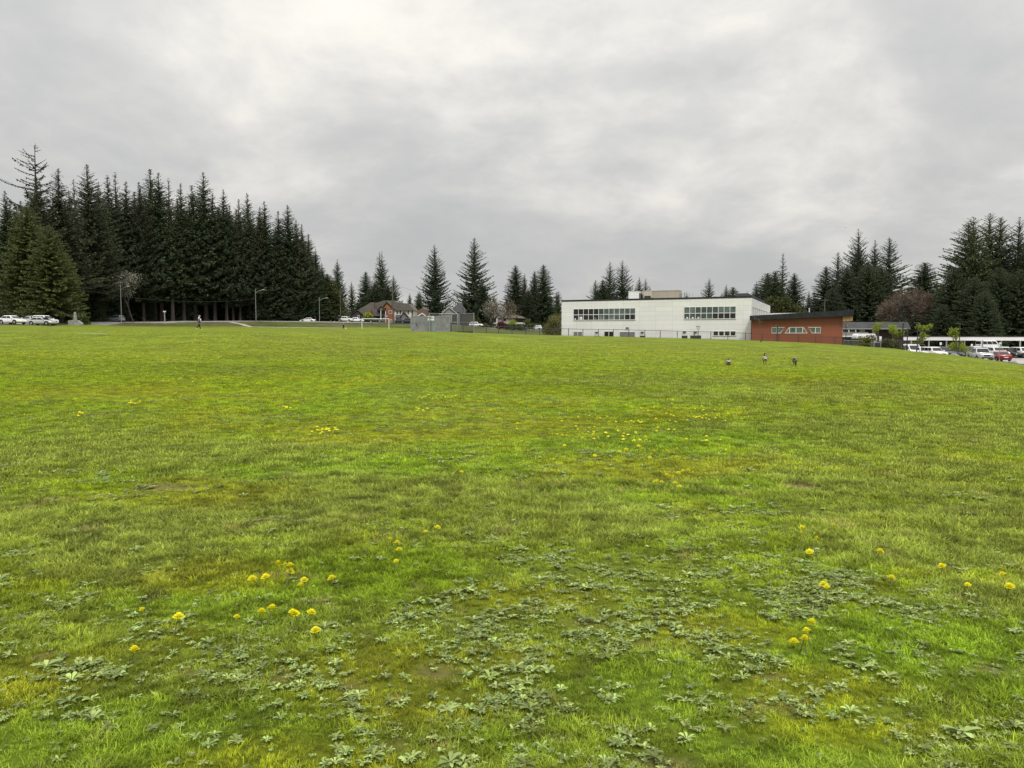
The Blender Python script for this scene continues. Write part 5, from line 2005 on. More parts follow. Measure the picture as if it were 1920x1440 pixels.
def win(fc, parent, x0, y0, x1, y1, dy, glass=None, frame=None, name='window'):
    a, b = fc.p(x0, y1, dy), fc.p(x1, y0, dy)
    f = MB()
    f.box(a[0] - .08, b[0] + .08, dy - .06, dy - .003, a[1] - .08, b[1] + .08)
    fo = f.build(name, frame or M_WHITE, parent)
    MB().box(a[0], b[0], dy - .075, dy - .062, a[1], b[1]).build('pane', glass or M_GDARK, fo)


def pbox(fc, parent, name, m, x0, y0, x1, y1, dy0, dy1):
    a, b = fc.p(x0, y1, dy0), fc.p(x1, y0, dy0)
    return MB().box(a[0], b[0], dy0, dy1, a[1], b[1]).build(name, m, parent)


# big brown house
fc = Face(715, 252)
hs = empty('brown_house', (fc.x0, fc.Y, fc.z0), 0, 'large brown house with many gables and an orange-red front', 'house')
pbox(fc, hs, 'wall', M_SIDED, 660, 590, 700, 610, 0, 9)
pbox(fc, hs, 'wall', M_SIDED, 700, 580, 741, 610, -.4, 9)
pbox(fc, hs, 'stucco_wall', M_STUCCO, 741, 580.5, 774.5, 610, -.8, 9.5)
mb = MB()
mb.prism(fc.poly([(655, 591.5), (702, 591.5), (702, 567), (697, 567)]), -1.0, 9.5)
mb.prism(fc.poly([(684, 591.3), (735, 583), (735, 564), (718, 563.4), (704, 567.5), (701, 566.8)]), 1.2, 10.5)
mb.prism(fc.poly([(700, 580.8), (777.5, 581.8), (766, 569), (745, 567), (738, 563.2), (718, 563.2)]), .8, 11)
mb.build('roof', M_SHING, hs)
mb = MB()
mb.prism(fc.poly([(738.5, 582.2), (778, 582.2), (767, 570.2), (737, 567.8)]), -1.4, .79)
mb.build('front_roof', M_SHING, hs)
mb = MB()
mb.prism(fc.poly([(655, 592.2), (658.6, 591.8), (672, 582.6), (672, 581)]), -1.6, -1.05)
mb.prism(fc.poly([(672, 581), (672, 582.6), (682, 591.8), (685, 592)]), -1.6, -1.05)
mb.build('fascia', M_TRIMD, hs)
MB().prism(fc.poly([(658.8, 610), (682, 610), (682, 591.8), (672, 582.8), (658.8, 591.8)]), -1.3, -1.06).build('gable_wall', M_SIDED, hs)
win(fc, hs, 671, 591.4, 673.5, 596, -1.3, M_GBLIND)
# red-trimmed half gable with yellow timber
MB().prism(fc.poly([(689, 603), (700, 603), (697.5, 584), (694, 588)]), -1.9, -.5).build('timber_wall', M_YELW, hs)
MB().prism(fc.poly([(696.5, 584), (698.5, 583.2), (704, 592.4), (701, 592.4)]), -2.3, -.6).build('red_bargeboard', mat('dark_red_board', (.17, .02, .015), .6), hs)
MB().prism(fc.poly([(699, 592.8), (714, 592.8), (713, 587), (703, 578.6), (700.5, 577.5)]), -1.5, -.41).build('porch_roof', M_SHING2, hs)
# small gable over the balcony
gable(fc, hs, (717.4, 573), (709.3, 582), (725.5, 582), 0, -.42, .2, M_SHING, dy0=-2.4, trim=M_TRIMD)
MB().prism(fc.poly([(711.5, 582), (723.8, 582), (717.4, 574.8)]), -2.3, -2.0).build('balcony_gable', mat('tan_gable', (.24, .16, .09), .8), hs)
pbox(fc, hs, 'balcony_opening', M_GDARK, 714.5, 582, 722.5, 592, -.44, -.41)
pbox(fc, hs, 'balcony_rail', M_DARK, 714.5, 588.5, 722.5, 593, -2.3, -2.2)
pbox(fc, hs, 'porch_column', M_WHITE, 713.7, 582, 714.5, 605, -2.35, -2.15)
pbox(fc, hs, 'porch_column', M_WHITE, 722.6, 582, 723.5, 605, -2.35, -2.15)
# tall orange gable
gable(fc, hs, (727.3, 565.2), (716.5, 578.8), (741.5, 579), 0, 6, .3, M_SHING, dy0=-1.9, trim=M_TRIMD)
MB().prism(fc.poly([(721, 577.6), (737.4, 577.6), (727.3, 566.8)]), -1.8, -1.5).build('gable_wall', M_ORANGE, hs)
pbox(fc, hs, 'orange_wall', M_ORANGE, 724, 577.6, 738.5, 580, -1.75, -.41)
pbox(fc, hs, 'red_wall', M_BRICKR, 724.6, 580, 739, 610, -1.7, -.41)
win(fc, hs, 729.5, 582.5, 734.7, 588, -1.7, M_GBLIND)
win(fc, hs, 731.5, 599, 734.5, 604, -1.7, M_GBLIND)
pbox(fc, hs, 'corner_trim', M_WHITE, 740, 580, 742, 608, -1.0, -.81)
for x0 in (744.2, 750):
    win(fc, hs, x0, 582, x0 + 1.2, 588.4, -.8, M_GDARK, M_TRIMD)
win(fc, hs, 764.8, 583, 766, 588.5, -.8, M_GDARK, M_TRIMD)
win(fc, hs, 772.5, 583, 773.6, 592, -.8, M_GDARK, M_TRIMD)
# entry porch with dark gable
MB().prism(fc.poly([(742.8, 596), (757, 596), (756, 590.8), (744, 590.8)]), -2.4, -.82).build('porch_roof', M_SHING2, hs)
gable(fc, hs, (759.5, 584.6), (751.5, 597), (770, 597), 0, -.82, .2, M_SHING2, dy0=-3.0, trim=M_TRIMD)
MB().prism(fc.poly([(755, 608), (768.8, 608), (768.8, 596), (759.6, 586.8), (755, 593)]), -2.9, -2.0).build('porch_wall', M_LILAC, hs)
pbox(fc, hs, 'garage_door', M_CARPORTIN, 757.5, 600, 768.5, 606.5, -2.96, -2.91)
pbox(fc, hs, 'stair_rail', M_WHITE, 723.6, 592, 726, 594, -2.4, -2.3)
mb = MB()
a_, b_ = fc.p(722.5, 592, -2.4), fc.p(718.5, 606, -4.5)
for k in range(9):
    t = k / 8
    mb.box(a_[0] + (b_[0] - a_[0]) * t - .4, a_[0] + (b_[0] - a_[0]) * t + .3, -2.6 - 2 * t, -2.4 - 2 * t, a_[1] + (b_[1] - a_[1]) * t - .1, a_[1] + (b_[1] - a_[1]) * t)
mb.build('staircase', M_GALV, hs)

# small cottage behind the container
fc = Face(790, 268)
hs = empty('small_house', (fc.x0, fc.Y, fc.z0), 0, 'small cream house with brown roof half hidden behind the container', 'house')
MB().prism(fc.poly([(774, 594), (800, 594), (797, 579), (791, 577), (778, 583)]), 3, 9).build('roof', mat('brown_roof', (.16, .11, .075), .85, var=.2), hs)
pbox(fc, hs, 'wall', M_STUCCO, 776, 594, 799, 612, 1, 9)
gable(fc, hs, (792, 586.6), (783, 592), (800.5, 594), 0, 2.9, .3, M_SHING3, dy0=-.2, trim=M_WHITE)
MB().prism(fc.poly([(784, 608), (799.5, 608), (799.5, 593.4), (792, 588.6), (784, 592.6)]), 0, .95).build('gable_wall', M_STUCCO, hs)

# grey gabled house behind the backstop
fc = Face(845, 268)
hs = empty('grey_house', (fc.x0, fc.Y, fc.z0), 0, 'grey house with front gable and dark porch behind the backstop', 'house')
pbox(fc, hs, 'wall', M_GREYS, 830, 588, 862, 614, .2, 9)
gable(fc, hs, (842, 574.8), (827, 588.5), (859, 588.5), 0, 9, .5, M_SHING2, dy0=0, trim=mat('pale_fascia', (.42, .40, .36), .6))
MB().prism(fc.poly([(829.5, 588), (856.5, 588), (842, 576.4)]), -.1, .19).build('gable_wall', M_GREYS, hs)
MB().prism(fc.poly([(846, 580), (872, 590), (872, 581), (861, 566.5), (857, 569)]), 1.5, 8).build('side_roof', M_SHING2, hs)
pbox(fc, hs, 'porch_opening', M_DARK, 846, 590.5, 859, 607, .1, .19)
pbox(fc, hs, 'porch_column', M_CONC, 845.3, 590, 847.2, 603, -1.0, -.8)
pbox(fc, hs, 'porch_column', M_CONC, 857, 588, 859, 611, -1.0, -.8)
win(fc, hs, 834, 594, 839, 601, .2)
pbox(fc, hs, 'annex_wall', M_SIDED, 862.1, 590, 888, 613, 1, 8)

# beige bungalow
fc = Face(930, 288)
hs = empty('bungalow', (fc.x0, fc.Y, fc.z0), 0, 'beige bungalow with low hipped roof behind the brown budding tree', 'house')
MB().prism(fc.poly([(895, 596), (950, 596), (986, 597), (979, 593), (958, 588.5), (915, 585), (903, 580), (898, 581)]), .3, 11).build('roof', M_SHING3, hs)
pbox(fc, hs, 'wall', M_BEIGES, 905, 596, 962, 622, 1, 10)
MB().prism(fc.poly([(897, 582), (899, 582), (912, 592), (909, 592)]), -.4, .25).build('bargeboard', M_WHITE, hs)
pbox(fc, hs, 'upper_wall', M_STUCCO, 898, 584, 909, 600, .5, .99)
win(fc, hs, 911.5, 597.5, 917, 602, 1, M_GDARK)
win(fc, hs, 942, 596.8, 948.5, 601.6, 1, M_GDARK, M_TRIMD)
pbox(fc, hs, 'door_recess', M_DARK, 922, 597, 930, 606, .9, .99)
for a_ in (919.6, 931):
    pbox(fc, hs, 'porch_column', M_WHITE, a_, 597, a_ + 1.6, 611, -.6, -.3)
pbox(fc, hs, 'porch_rail', M_WHITE, 921.3, 605, 930.9, 607, -.5, -.4)
pbox(fc, hs, 'carport_recess', M_DARK, 962.1, 594.5, 984.5, 604.5, 2, 8)
pbox(fc, hs, 'carport_wall', M_STUCCO, 962.1, 604.5, 985, 609.5, 1.2, 8)
mb = MB()
mb.tube([(fc.p(971, 593)[0], -.2, fc.p(971, 593)[1]), (fc.p(966, 599)[0], -.2, fc.p(966, 599)[1])], .12, 5)
mb.build('gable_brace', M_TRIMD, hs)

# white gabled house
fc = Face(1018, 314)
hs = empty('white_gabled_house', (fc.x0, fc.Y, fc.z0), 0, 'white house with a steep white front gable and grey roof', 'house')
MB().prism(fc.poly([(984, 602), (1028, 602), (1031, 591.6), (990, 591.6)]), .2, 9).build('roof', M_SHING2, hs)
MB().prism(fc.poly([(1024, 601.4), (1053, 601.4), (1053, 591.9), (1022, 591.9)]), 1.2, 9.5).build('brown_roof', M_SHING, hs)
pbox(fc, hs, 'wall', mat('white_stucco', (.66, .65, .60), .9, var=.06), 985, 602, 1053, 617, .6, 8.5)
MB().prism(fc.poly([(1011, 608), (1026.5, 608), (1018.6, 592.4)]), -1.2, .1).build('front_gable', M_WHITE, hs)
pbox(fc, hs, 'gable_window', M_GDARK, 1017, 602.5, 1023.5, 606, -1.26, -1.21)
win(fc, hs, 1004, 601.8, 1011.5, 605.4, .6)
MB().prism(fc.poly([(1027, 608.5), (1028.4, 608.5), (1020, 592.2), (1018.6, 592.2)]), -1.5, -.9).build('bargeboard', M_TRIMD, hs)

# long two-storey flats behind the red wing
fc = Face(1640, 178)
hs = empty('apartment_block', (fc.x0, fc.Y, fc.z0), 0, 'low two-storey block of flats with grey roof and white balcony', 'building')
MB().prism(fc.poly([(1572, 616.5), (1702, 617.5), (1696, 604), (1574, 604)]), -1.5, 11).build('roof', M_SHING2, hs)
pbox(fc, hs, 'wall', mat('dark_brown_wall', (.055, .038, .034), .8), 1574, 616, 1700, 648, .2, 10)
pbox(fc, hs, 'eaves', mat('grey_eaves', (.3, .29, .28), .7), 1573, 615.6, 1701, 617.4, -1.62, -1.52)
pbox(fc, hs, 'balcony', M_GREYS, 1574, 623, 1628, 630, -1.4, -1.25)
pbox(fc, hs, 'balcony_slab', M_WHITE, 1574, 629.6, 1628, 631.4, -1.5, .19)
for px in (1579, 1591, 1604):
    pbox(fc, hs, 'balcony_post', M_WHITE, px, 617.4, px + 1.4, 623, -1.45, -1.3)
for a_, b_ in ((1582.5, 1590), (1593, 1603)):
    win(fc, hs, a_, 618, b_, 621.8, .2)
pbox(fc, hs, 'white_panel', M_STUCCO, 1611.5, 617.4, 1622, 623, .1, .19)
pbox(fc, hs, 'white_panel', M_STUCCO, 1635, 617.4, 1645.5, 625, .1, .19)
pbox(fc, hs, 'garage_recess', M_DARK, 1575, 632, 1600, 646, .1, .19)

# ---------------------------------------------------------------- vehicles
def paint(name, col, metal=0.0):
    return mat(name, col, .28, metal, .03, 1.0, 0, .5, .6)


P_WHITE = paint('white_car_paint', (.78, .78, .78))
P_SILVER = paint('silver_car_paint', (.50, .51, .52), .4)
P_GREY = paint('grey_car_paint', (.16, .17, .185), .4)
P_BLACK = paint('black_car_paint', (.012, .012, .014))
P_BLUE = paint('dark_blue_car_paint', (.012, .018, .05))
P_RED = paint('red_car_paint', (.30, .010, .014))
M_TRIMB = mat('black_plastic_trim', (.02, .02, .021), .6)

SHAPE = {   # length, half width, belt, roof z, roof half width, greenhouse base x0 x1, top x0 x1, lower body stations (x, hw fraction, z bottom, z top)
    'sedan': (4.7, .91, .96, 1.45, .66, -1.75, 1.05, -1.05, .25, ((-2.35, .78, .42, .80), (-2.28, .92, .30, .98), (-1.7, .98, .22, 1.01), (-.8, 1, .2, .97), (.7, 1, .2, .94), (1.25, .98, .22, .90), (1.95, .94, .25, .78), (2.25, .84, .32, .66), (2.35, .70, .4, .58))),
    'suv': (4.65, .93, 1.06, 1.68, .70, -2.2, 1.05, -1.85, .35, ((-2.32, .84, .45, .9), (-2.27, .95, .32, 1.05), (-1.6, 1, .25, 1.07), (.7, 1, .24, 1.06), (1.25, .99, .25, 1.03), (1.95, .95, .28, .95), (2.25, .86, .34, .84), (2.33, .74, .42, .74))),
    'pickup': (5.7, 1.0, 1.22, 1.90, .78, -.75, 1.35, -.55, .75, ((-2.85, .92, .5, 1.2), (-2.8, .98, .42, 1.22), (-.9, 1, .38, 1.22), (.9, 1, .38, 1.22), (1.5, 1, .38, 1.2), (2.6, .98, .4, 1.14), (2.8, .93, .44, 1.06), (2.85, .86, .5, .98))),
    'van': (5.2, .98, 1.2, 2.05, .86, -2.5, 1.75, -2.4, .95, ((-2.6, .94, .4, 1.2), (-2.55, 1, .32, 1.22), (1.5, 1, .3, 1.22), (1.9, .98, .3, 1.15), (2.45, .92, .34, .95), (2.6, .82, .42, .8))),
    'jeep': (4.4, .92, 1.15, 1.84, .78, -2.05, .75, -2.0, .45, ((-2.2, .95, .5, 1.1), (-2.15, 1, .42, 1.16), (.8, 1, .42, 1.16), (1.0, .94, .42, 1.12), (2.1, .86, .46, 1.08), (2.2, .82, .52, 1.0))),
}


def xsec(x, hw, zb, zt):
    h = zt - zb
    pts = [(hw * .86, zb), (hw * .99, zb + h * .22), (hw, zb + h * .55), (hw * .95, zb + h * .88), (hw * .82, zt)]
    return [(x, y, z) for y, z in pts] + [(x, -y, z) for y, z in reversed(pts)]


def car(kind, pnt, loc, heading, label, group=None, trim=False, roofpaint=None, name=None, rot_ok=True):
    """heading: direction of the nose in the ground plane, radians from +X"""
    Lc, hw, belt, rz_, rhw, g0, g1, t0, t1, st = SHAPE[kind]
    cat = {'sedan': 'car', 'suv': 'car', 'pickup': 'pickup truck', 'van': 'van', 'jeep': 'car'}[kind]
    o = empty(name or {'pickup': 'pickup_truck', 'van': 'parked_van'}.get(kind, 'parked_car'), loc, heading, label, cat, group)
    b = MB()
    b.loft([xsec(x, hw * f, zb, zt) for x, f, zb, zt in st])
    gh_ = hw * .93

    def fr(x, z, w_, k=.05):
        return [(x, w_, z)]
    base = [(g0, gh_), (g0, -gh_), (g1, -gh_), (g1, gh_)]
    top = [(t0, rhw), (t0, -rhw), (t1, -rhw), (t1, rhw)]
    zb_ = belt - .04
    mid = [((g0 * .12 + t0 * .88), rhw * .96 + gh_ * .04 + .015), ((g0 * .12 + t0 * .88), -(rhw * .96 + gh_ * .04 + .015)), ((g1 * .14 + t1 * .86), -(rhw * .96 + gh_ * .04 + .015)), ((g1 * .14 + t1 * .86), rhw * .96 + gh_ * .04 + .015)]
    b.loft([[(x, y, zb_) for x, y in base], [(x, y, rz_ - .09) for x, y in mid], [(x * 1.0, y * .9, rz_) for x, y in top]])
    bo = b.build('body', pnt, o, True)
    bv = bo.modifiers.new('bevel', 'BEVEL')
    bv.width = .05
    bv.segments = 2
    bv.limit_method = 'ANGLE'
    bv.angle_limit = R(14)
    bv.harden_normals = False

    def quad_on(P, m, nm, ins=(.06, .94, .08, .94), push=.012):
        """pane inset in the quad P (bl, br, tr, tl), pushed outward"""
        bl, br, tr, tl = [Vector(p) for p in P]
        u0, u1, v0, v1 = ins
        f = lambda u, v: bl.lerp(br, u).lerp(tl.lerp(tr, u), v)
        q = [f(u0, v0), f(u1, v0), f(u1, v1), f(u0, v1)]
        n = (q[1] - q[0]).cross(q[3] - q[0]).normalized()
        MB().add([p + n * push for p in q] + [p - n * .03 for p in q], [(0, 1, 2, 3), (0, 4, 5, 1), (1, 5, 6, 2), (2, 6, 7, 3), (3, 7, 4, 0)]).build(nm, m, o)
    zt_ = rz_ - .09
    B = [(x, y, zb_ + .03) for x, y in base]
    T = [(x, y, zt_) for x, y in mid]
    quad_on((B[2], B[3], T[3], T[2]), M_CARGLASS, 'windscreen')
    quad_on((B[0], B[1], T[1], T[0]), M_CARGLASS, 'rear_window')
    for lo, hi in ((.06, .34), (.37, .64), (.67, .92)) if kind in ('suv', 'van') else ((.08, .48), (.52, .90)):
        quad_on((B[1], B[2], T[2], T[1]), M_CARGLASS, 'side_window', (lo, hi, .1, .92))
        quad_on((B[3], B[0], T[0], T[3]), M_CARGLASS, 'side_window', (1 - hi, 1 - lo, .1, .92))
    xn, zf = st[-2][0], st[-2][3]
    xr = st[0][0]
    for s in (-1, 1):
        MB().box(xn - .30, xn + .035, s * hw * .62 - .2, s * hw * .62 + .2, zf - .20, zf - .035).build('headlight', M_LAMPW, o)
        MB().box(xr - .012, xr + .2, s * hw * .70 - .17, s * hw * .70 + .17, st[0][3] - .20, st[0][3] - .02).build('taillight', M_LAMPR, o)
        MB().box(g1 - .25, g1 - .05, s * (hw + .02), s * (hw + .2), belt + .0, belt + .13).build('mirror', pnt, o)
    MB().box(xn - .2, st[-1][0] + .012, -hw * .4, hw * .4, zf - .34, zf - .12).build('grille', M_TRIMB, o)
    MB().box(st[-1][0] - .2, st[-1][0] + .02, -hw * .72, hw * .72, st[-1][2] - .06, st[-1][2] + .10).build('front_bumper', M_TRIMB if trim else pnt, o)
    MB().box(xr - .03, xr + .2, -hw * .8, hw * .8, st[0][2] - .06, st[0][2] + .12).build('rear_bumper', M_TRIMB if trim or kind == 'sedan' else pnt, o)
    MB().box(xr - .045, xr - .032, -.26, .26, st[0][2] + .13, st[0][2] + .26).build('licence_plate', M_PLATE, o)
    rad_ = .40 if kind in ('pickup', 'jeep') else .34
    for xw in (-Lc * .29, Lc * .30):
        for s in (-1, 1):
            wm = MB()
            pr = [(rad_ * .62, -.11), (rad_ * .97, -.11), (rad_, -.06), (rad_, .06), (rad_ * .97, .11), (rad_ * .62, .11)]
            n = 16
            vs = [(r_ * math.cos(6.283 * k / n), y, r_ * math.sin(6.283 * k / n)) for r_, y in pr for k in range(n)]
            wm.add(vs, [(i * n + k, i * n + (k + 1) % n, (i + 1) * n + (k + 1) % n, (i + 1) * n + k) for i in range(5) for k in range(n)])
            wo_ = wm.build('wheel', M_TYRE, o, False, (xw, s * (hw - .09), rad_))
            rm = MB()
            rm.tube([(0, -.095, 0), (0, .095, 0)], rad_ * .62, 12)
            rm.build('rim', M_RIM, wo_)
            ar = MB()
            ar.tube([(xw, s * (hw - .12), rad_ + .03), (xw, s * (hw + .004), rad_ + .03)], rad_ + .07, 14)
            ar.build('wheel_arch', M_TRIMB, o)
    if kind == 'pickup':
        MB().box(-2.7, -.95, -.82, .82, 1.16, 1.226).build('bed_cavity_shade', M_TRIMB, o)  # dark box on the closed bed, its colour standing in for the shaded cavity
    if kind == 'jeep':
        MB().tube([(-2.24, 0, .95), (-2.42, 0, .95)], .38, 12).build('spare_wheel', M_TYRE, o)
    return o


def gpos(px, Y):
    x = xat(px, Y)
    return (x, Y, h1(x, Y) + .06)


# along the road on the left
car('sedan', P_WHITE, gpos(24, 129), -.28, 'white sedan parked by the road, leftmost whole car', 'cars parked by the forest road')
car('sedan', P_SILVER, gpos(79, 136.5), -.05, 'silver sedan parked in front of a white hatchback', 'cars parked by the forest road')
car('suv', P_WHITE, gpos(85, 141), -.22, 'white hatchback parked behind the silver sedan', 'cars parked by the forest road')
car('sedan', P_SILVER, gpos(62, 141.5), -.55, 'silver car mostly hidden left of the white hatchback', 'cars parked by the forest road')
car('sedan', P_BLACK, gpos(-2, 134), -.2, 'dark car cut by the left border behind the white sedan', 'cars parked by the forest road')
car('suv', P_GREY, gpos(217, 193), math.pi - .25, 'grey SUV on the road under the blossom tree lamp', 'cars parked by the forest road')
x = xat(577.5, 232)
car('sedan', P_WHITE, (x, 232, at(577.5, 604.8, 232).z), math.pi, 'small white car half hidden by the bank before the forest end', 'cars parked by the forest road')
car('jeep', P_BLACK, gpos(629, 240), math.pi + .15, 'boxy black off-roader at the left end of the cars before the brown house', 'cars before the brown house')
car('suv', P_WHITE, gpos(649, 240), -.15, 'white SUV left of the goal', 'cars before the brown house')
car('suv', P_BLACK, gpos(640, 243), -.15, 'black SUV hidden behind the white one left of the goal', 'cars before the brown house')
car('sedan', P_WHITE, gpos(669, 243), .1, 'white car right of the white SUV, nearest the goal', 'cars before the brown house')
car('suv', P_BLACK, gpos(690, 247), 0, 'black SUV seen through the left half of the goal', 'cars before the brown house')
car('sedan', P_BLACK, gpos(704, 247), .1, 'black car seen through the middle of the goal', 'cars before the brown house')
car('sedan', P_BLUE, gpos(749, 246), math.pi, 'dark blue car before the lilac porch', 'cars before the brown house')
car('suv', P_BLUE, gpos(764, 246), math.pi, 'dark blue SUV just left of the container', 'cars before the brown house')
# down the street in the middle
car('suv', P_WHITE, gpos(893, 256), -.12, 'white SUV driving downhill right of the backstop', 'cars on the side street')
car('suv', P_WHITE, gpos(1005, 296), math.pi - .05, 'white SUV before the white gabled house', 'cars on the side street')
car('sedan', P_BLACK, gpos(943, 264), -.2, 'black car beside the purple shrub', 'cars on the side street')
car('suv', P_BLACK, gpos(954, 268), -.2, 'black SUV between the purple shrub and the hedge', 'cars on the side street')
car('sedan', P_BLACK, gpos(969, 270), -.15, 'black car in front of the long hedge, left one', 'cars on the side street')
car('sedan', P_GREY, gpos(979, 276), -.15, 'dark grey car in front of the long hedge, right one', 'cars on the side street')
car('pickup', P_BLACK, gpos(975, 290), .1, 'black truck in the carport above the hedge', 'cars on the side street')

# car park
LZ = lambda x, y: h1(x, y) + .07


def lot(kind, pnt, px, Y, hd, label, **k):
    x = xat(px, Y)
    car(kind, pnt, (x, Y, LZ(x, Y)), hd, label, 'cars in the car park', **k)


H2 = -math.pi / 2
lot('pickup', P_SILVER, 1839, 113, H2 - .22, 'silver pickup truck facing the field, beside the red car', trim=True)
lot('sedan', P_RED, 1876, 113, math.pi / 2 - .2, 'red car showing its tail beside the silver pickup')
lot('suv', P_WHITE, 1868, 124, H2 + .1, 'white SUV under the carport straight behind the red car')
lot('sedan', P_BLACK, 1896, 124, H2 + .1, 'black car with bright windscreen right behind the red car')
lot('suv', P_WHITE, 1919, 123, H2 + .05, 'white SUV cut by the right border under the carport')
lot('suv', P_WHITE, 1830, 125, H2, 'white SUV half hidden behind the silver pickup')
lot('suv', P_BLACK, 1816, 124, H2, 'black SUV just left of the silver pickup')
lot('sedan', P_BLUE, 1788, 123, H2 - .1, 'dark blue car facing the field between two carport posts')
lot('suv', P_WHITE, 1752, 119, H2 + .12, 'white SUV with dark rear window nearest the bank')
lot('suv', P_BLACK, 1768, 121, H2 + .1, 'black SUV touching the concrete foot of a carport post')
lot('suv', P_WHITE, 1733, 121, H2 - .15, 'white SUV left of the one nearest the bank')
lot('van', P_WHITE, 1708, 123, H2, 'white van at the left end of the carport')
lot('van', P_WHITE, 1719, 133, H2, 'white van farther back between two carport posts')
lot('sedan', P_WHITE, 1694, 126, H2 - .2, 'white car peeping out left of the carport')
lot('sedan', P_WHITE, 1886, 136, 0, 'white car crosswise farther back in the car park')
lot('van', P_WHITE, 1855, 168, .1, 'white van far back under the right half of the carport')
lot('van', P_WHITE, 1846, 176, .1, 'white van farthest back under the trees')
lot('suv', P_GREY, 1795, 132, .2, 'grey SUV crosswise behind the dark blue car')
# beside the flats
lot('sedan', P_WHITE, 1587, 128, .1, 'white car beside the right end of the red wing')
lot('pickup', P_GREY, 1604, 133, math.pi, 'grey pickup before the white travel trailer')

# travel trailer
x = xat(1617, 150)
tr = empty('travel_trailer', (x, 150, h1(x, 150)), 0, 'white rounded travel trailer parked before the flats', 'trailer')
mb = MB()
zt_, zb_ = at(1617, 625.5, 150).z - h1(x, 150), at(1617, 634.5, 150).z - h1(x, 150)
mb.prism([(-1.6, zb_), (1.9, zb_), (2.2, zb_ + .3), (2.2, zt_ - .25), (1.8, zt_), (-1.2, zt_), (-1.55, zt_ - .35)], -1.1, 1.1)
mb.build('body', P_WHITE, tr)
mb = MB()
mb.prism([(1.7, zb_ - .7), (3.2, zb_ - .7), (3.2, zt_ - .55), (2.3, zt_ - .5), (1.7, zt_ - .8)], -1.2, 1.0)
mb.build('nose_section', P_WHITE, tr)
MB().box(2.35, 2.75, -1.23, -1.202, zb_ - .6, zb_ + .6).build('door', M_GDARK, tr)
MB().box(1.2, 1.6, -1.13, -1.102, zb_ + .2, zt_ - .5).build('window', M_GDARK, tr)
MB().box(-1.4, 3.1, -.9, .9, .3, zb_ - .701).build('chassis', M_TRIMB, tr)
for xx in (-.4, .5):
    MB().tube([(xx, -1.0, .36), (xx, 1.0, .36)], .36, 12).build('wheel', M_TYRE, tr)

M_CPW = mat('clean_white_fascia', (.80, .80, .79), .4, var=.02)
# carport
CYp = 127.0
cxl, cxr = xat(1695, 131), xat(1975, 122)
cdir = Vector((cxr - cxl, 122 - 131.0, 0))
CL = cdir.length
cz0 = h1(cxl + 20, CYp) + .06
cp = empty('carport', (cxl, 131, cz0), math.atan2(cdir.y, cdir.x), 'long white flat-roofed carport over the parked cars', 'carport')
ct = at(1800, 631.6, 127.5).z - cz0
cb = at(1800, 638.4, 127.5).z - cz0
mb = MB()
mb.box(0, CL, 0, .25, cb, ct)
mb.box(.003, CL - .003, .251, 8, cb + .15, ct - .06)
mb.build('roof', M_CPW, cp)
MB().box(-.04, CL + .04, -.05, 8.05, ct + .002, ct + .1).build('roof_edge', M_COPING, cp)
for px in (1708.5, 1741.5, 1774.5, 1808, 1842, 1877, 1912.5, 1948):
    d = ray(px, 650)
    P0 = Vector((cxl, 131, 0))
    e2 = Vector((-cdir.y, cdir.x, 0)).normalized()
    PP = P0 + e2 * 1.2
    t = (PP.x * e2.x + PP.y * e2.y) / (d[0] * e2.x + d[1] * e2.y)
    s = (Vector((d[0] * t, d[1] * t, 0)) - P0).dot(cdir.normalized())
    c_ = MB()
    c_.box(s - .1, s + .1, 1.1, 1.3, .8, cb + .15)
    po = c_.build('post', M_CPW, cp)
    f = MB()
    f.tube([(s, 1.2, -.3), (s, 1.2, .8)], .3, 10)
    f.build('concrete_foot', M_CONC, po)

# car-park signs, enclosure, gate
def small_sign(px, Y, py_t, py_b, label, m=M_WHITE):
    x = xat(px, Y)
    b = h1(x, Y)
    o = empty('parking_sign', (x, Y, b), 0, label, 'sign', 'small signs in the car park')
    zt_, zb_ = at(px, py_t, Y).z - b, at(px, py_b, Y).z - b
    MB().tube([(0, 0, 0), (0, 0, zt_)], .035, 6).build('post', M_GALV, o)
    MB().box(-.16, .16, -.05, -.036, zb_, zt_).build('sign_plate', m, o)


small_sign(1764.5, 119, 642, 646.5, 'small white sign on a post above the black SUV')
small_sign(1823, 121, 645, 649, 'small white sign on a post left of the silver pickup')
small_sign(1876, 108, 642, 645, 'small sign on a thin post in front of the red car')
small_sign(1816, 108, 658, 661, 'low grey sign by the kerb left of the silver pickup', M_GALV)
x0, x1 = xat(1639.5, 108.5), xat(1653, 108.5)
b = h1(x0, 108.5)
en = empty('steel_enclosure', (x0, 108.5, b - .3), 0, 'small grey steel-framed enclosure on the bank by the first sapling', 'enclosure')
eh = at(1646, 641.5, 108.5).z - b + .3
ew = x1 - x0
mb = MB()
for xx in (0, ew - .07):
    for yy in (0, .93):
        mb.box(xx, xx + .07, yy, yy + .07, 0, eh)
mb.box(.071, ew - .071, 0, .07, eh - .07, eh)
mb.box(.071, ew - .071, .93, 1.0, eh - .07, eh)
mb.build('frame', M_GALV, en)
mb = MB()
for k in range(9):
    mb.box(.08 + k * (ew - .2) / 9, .08 + (k + .7) * (ew - .2) / 9, .02, .05, .1, eh - .08)
mb.build('louvre', M_LOUVRE, en)
MB().box(.08, ew - .08, .1, .9, .1, eh - .09).build('cabinet', mat('grey_cabinet', (.12, .13, .14), .5), en)
gx0, gx1 = xat(1582, 112.6), xat(1618, 111)
gt_ = empty('bank_railing', (gx0, 112.6, h1(gx0, 112.6)), 0, 'pale grey railing on the bank right of the red wing', 'railing')
mb = MB()
dxg, dyg = gx1 - gx0, -1.6
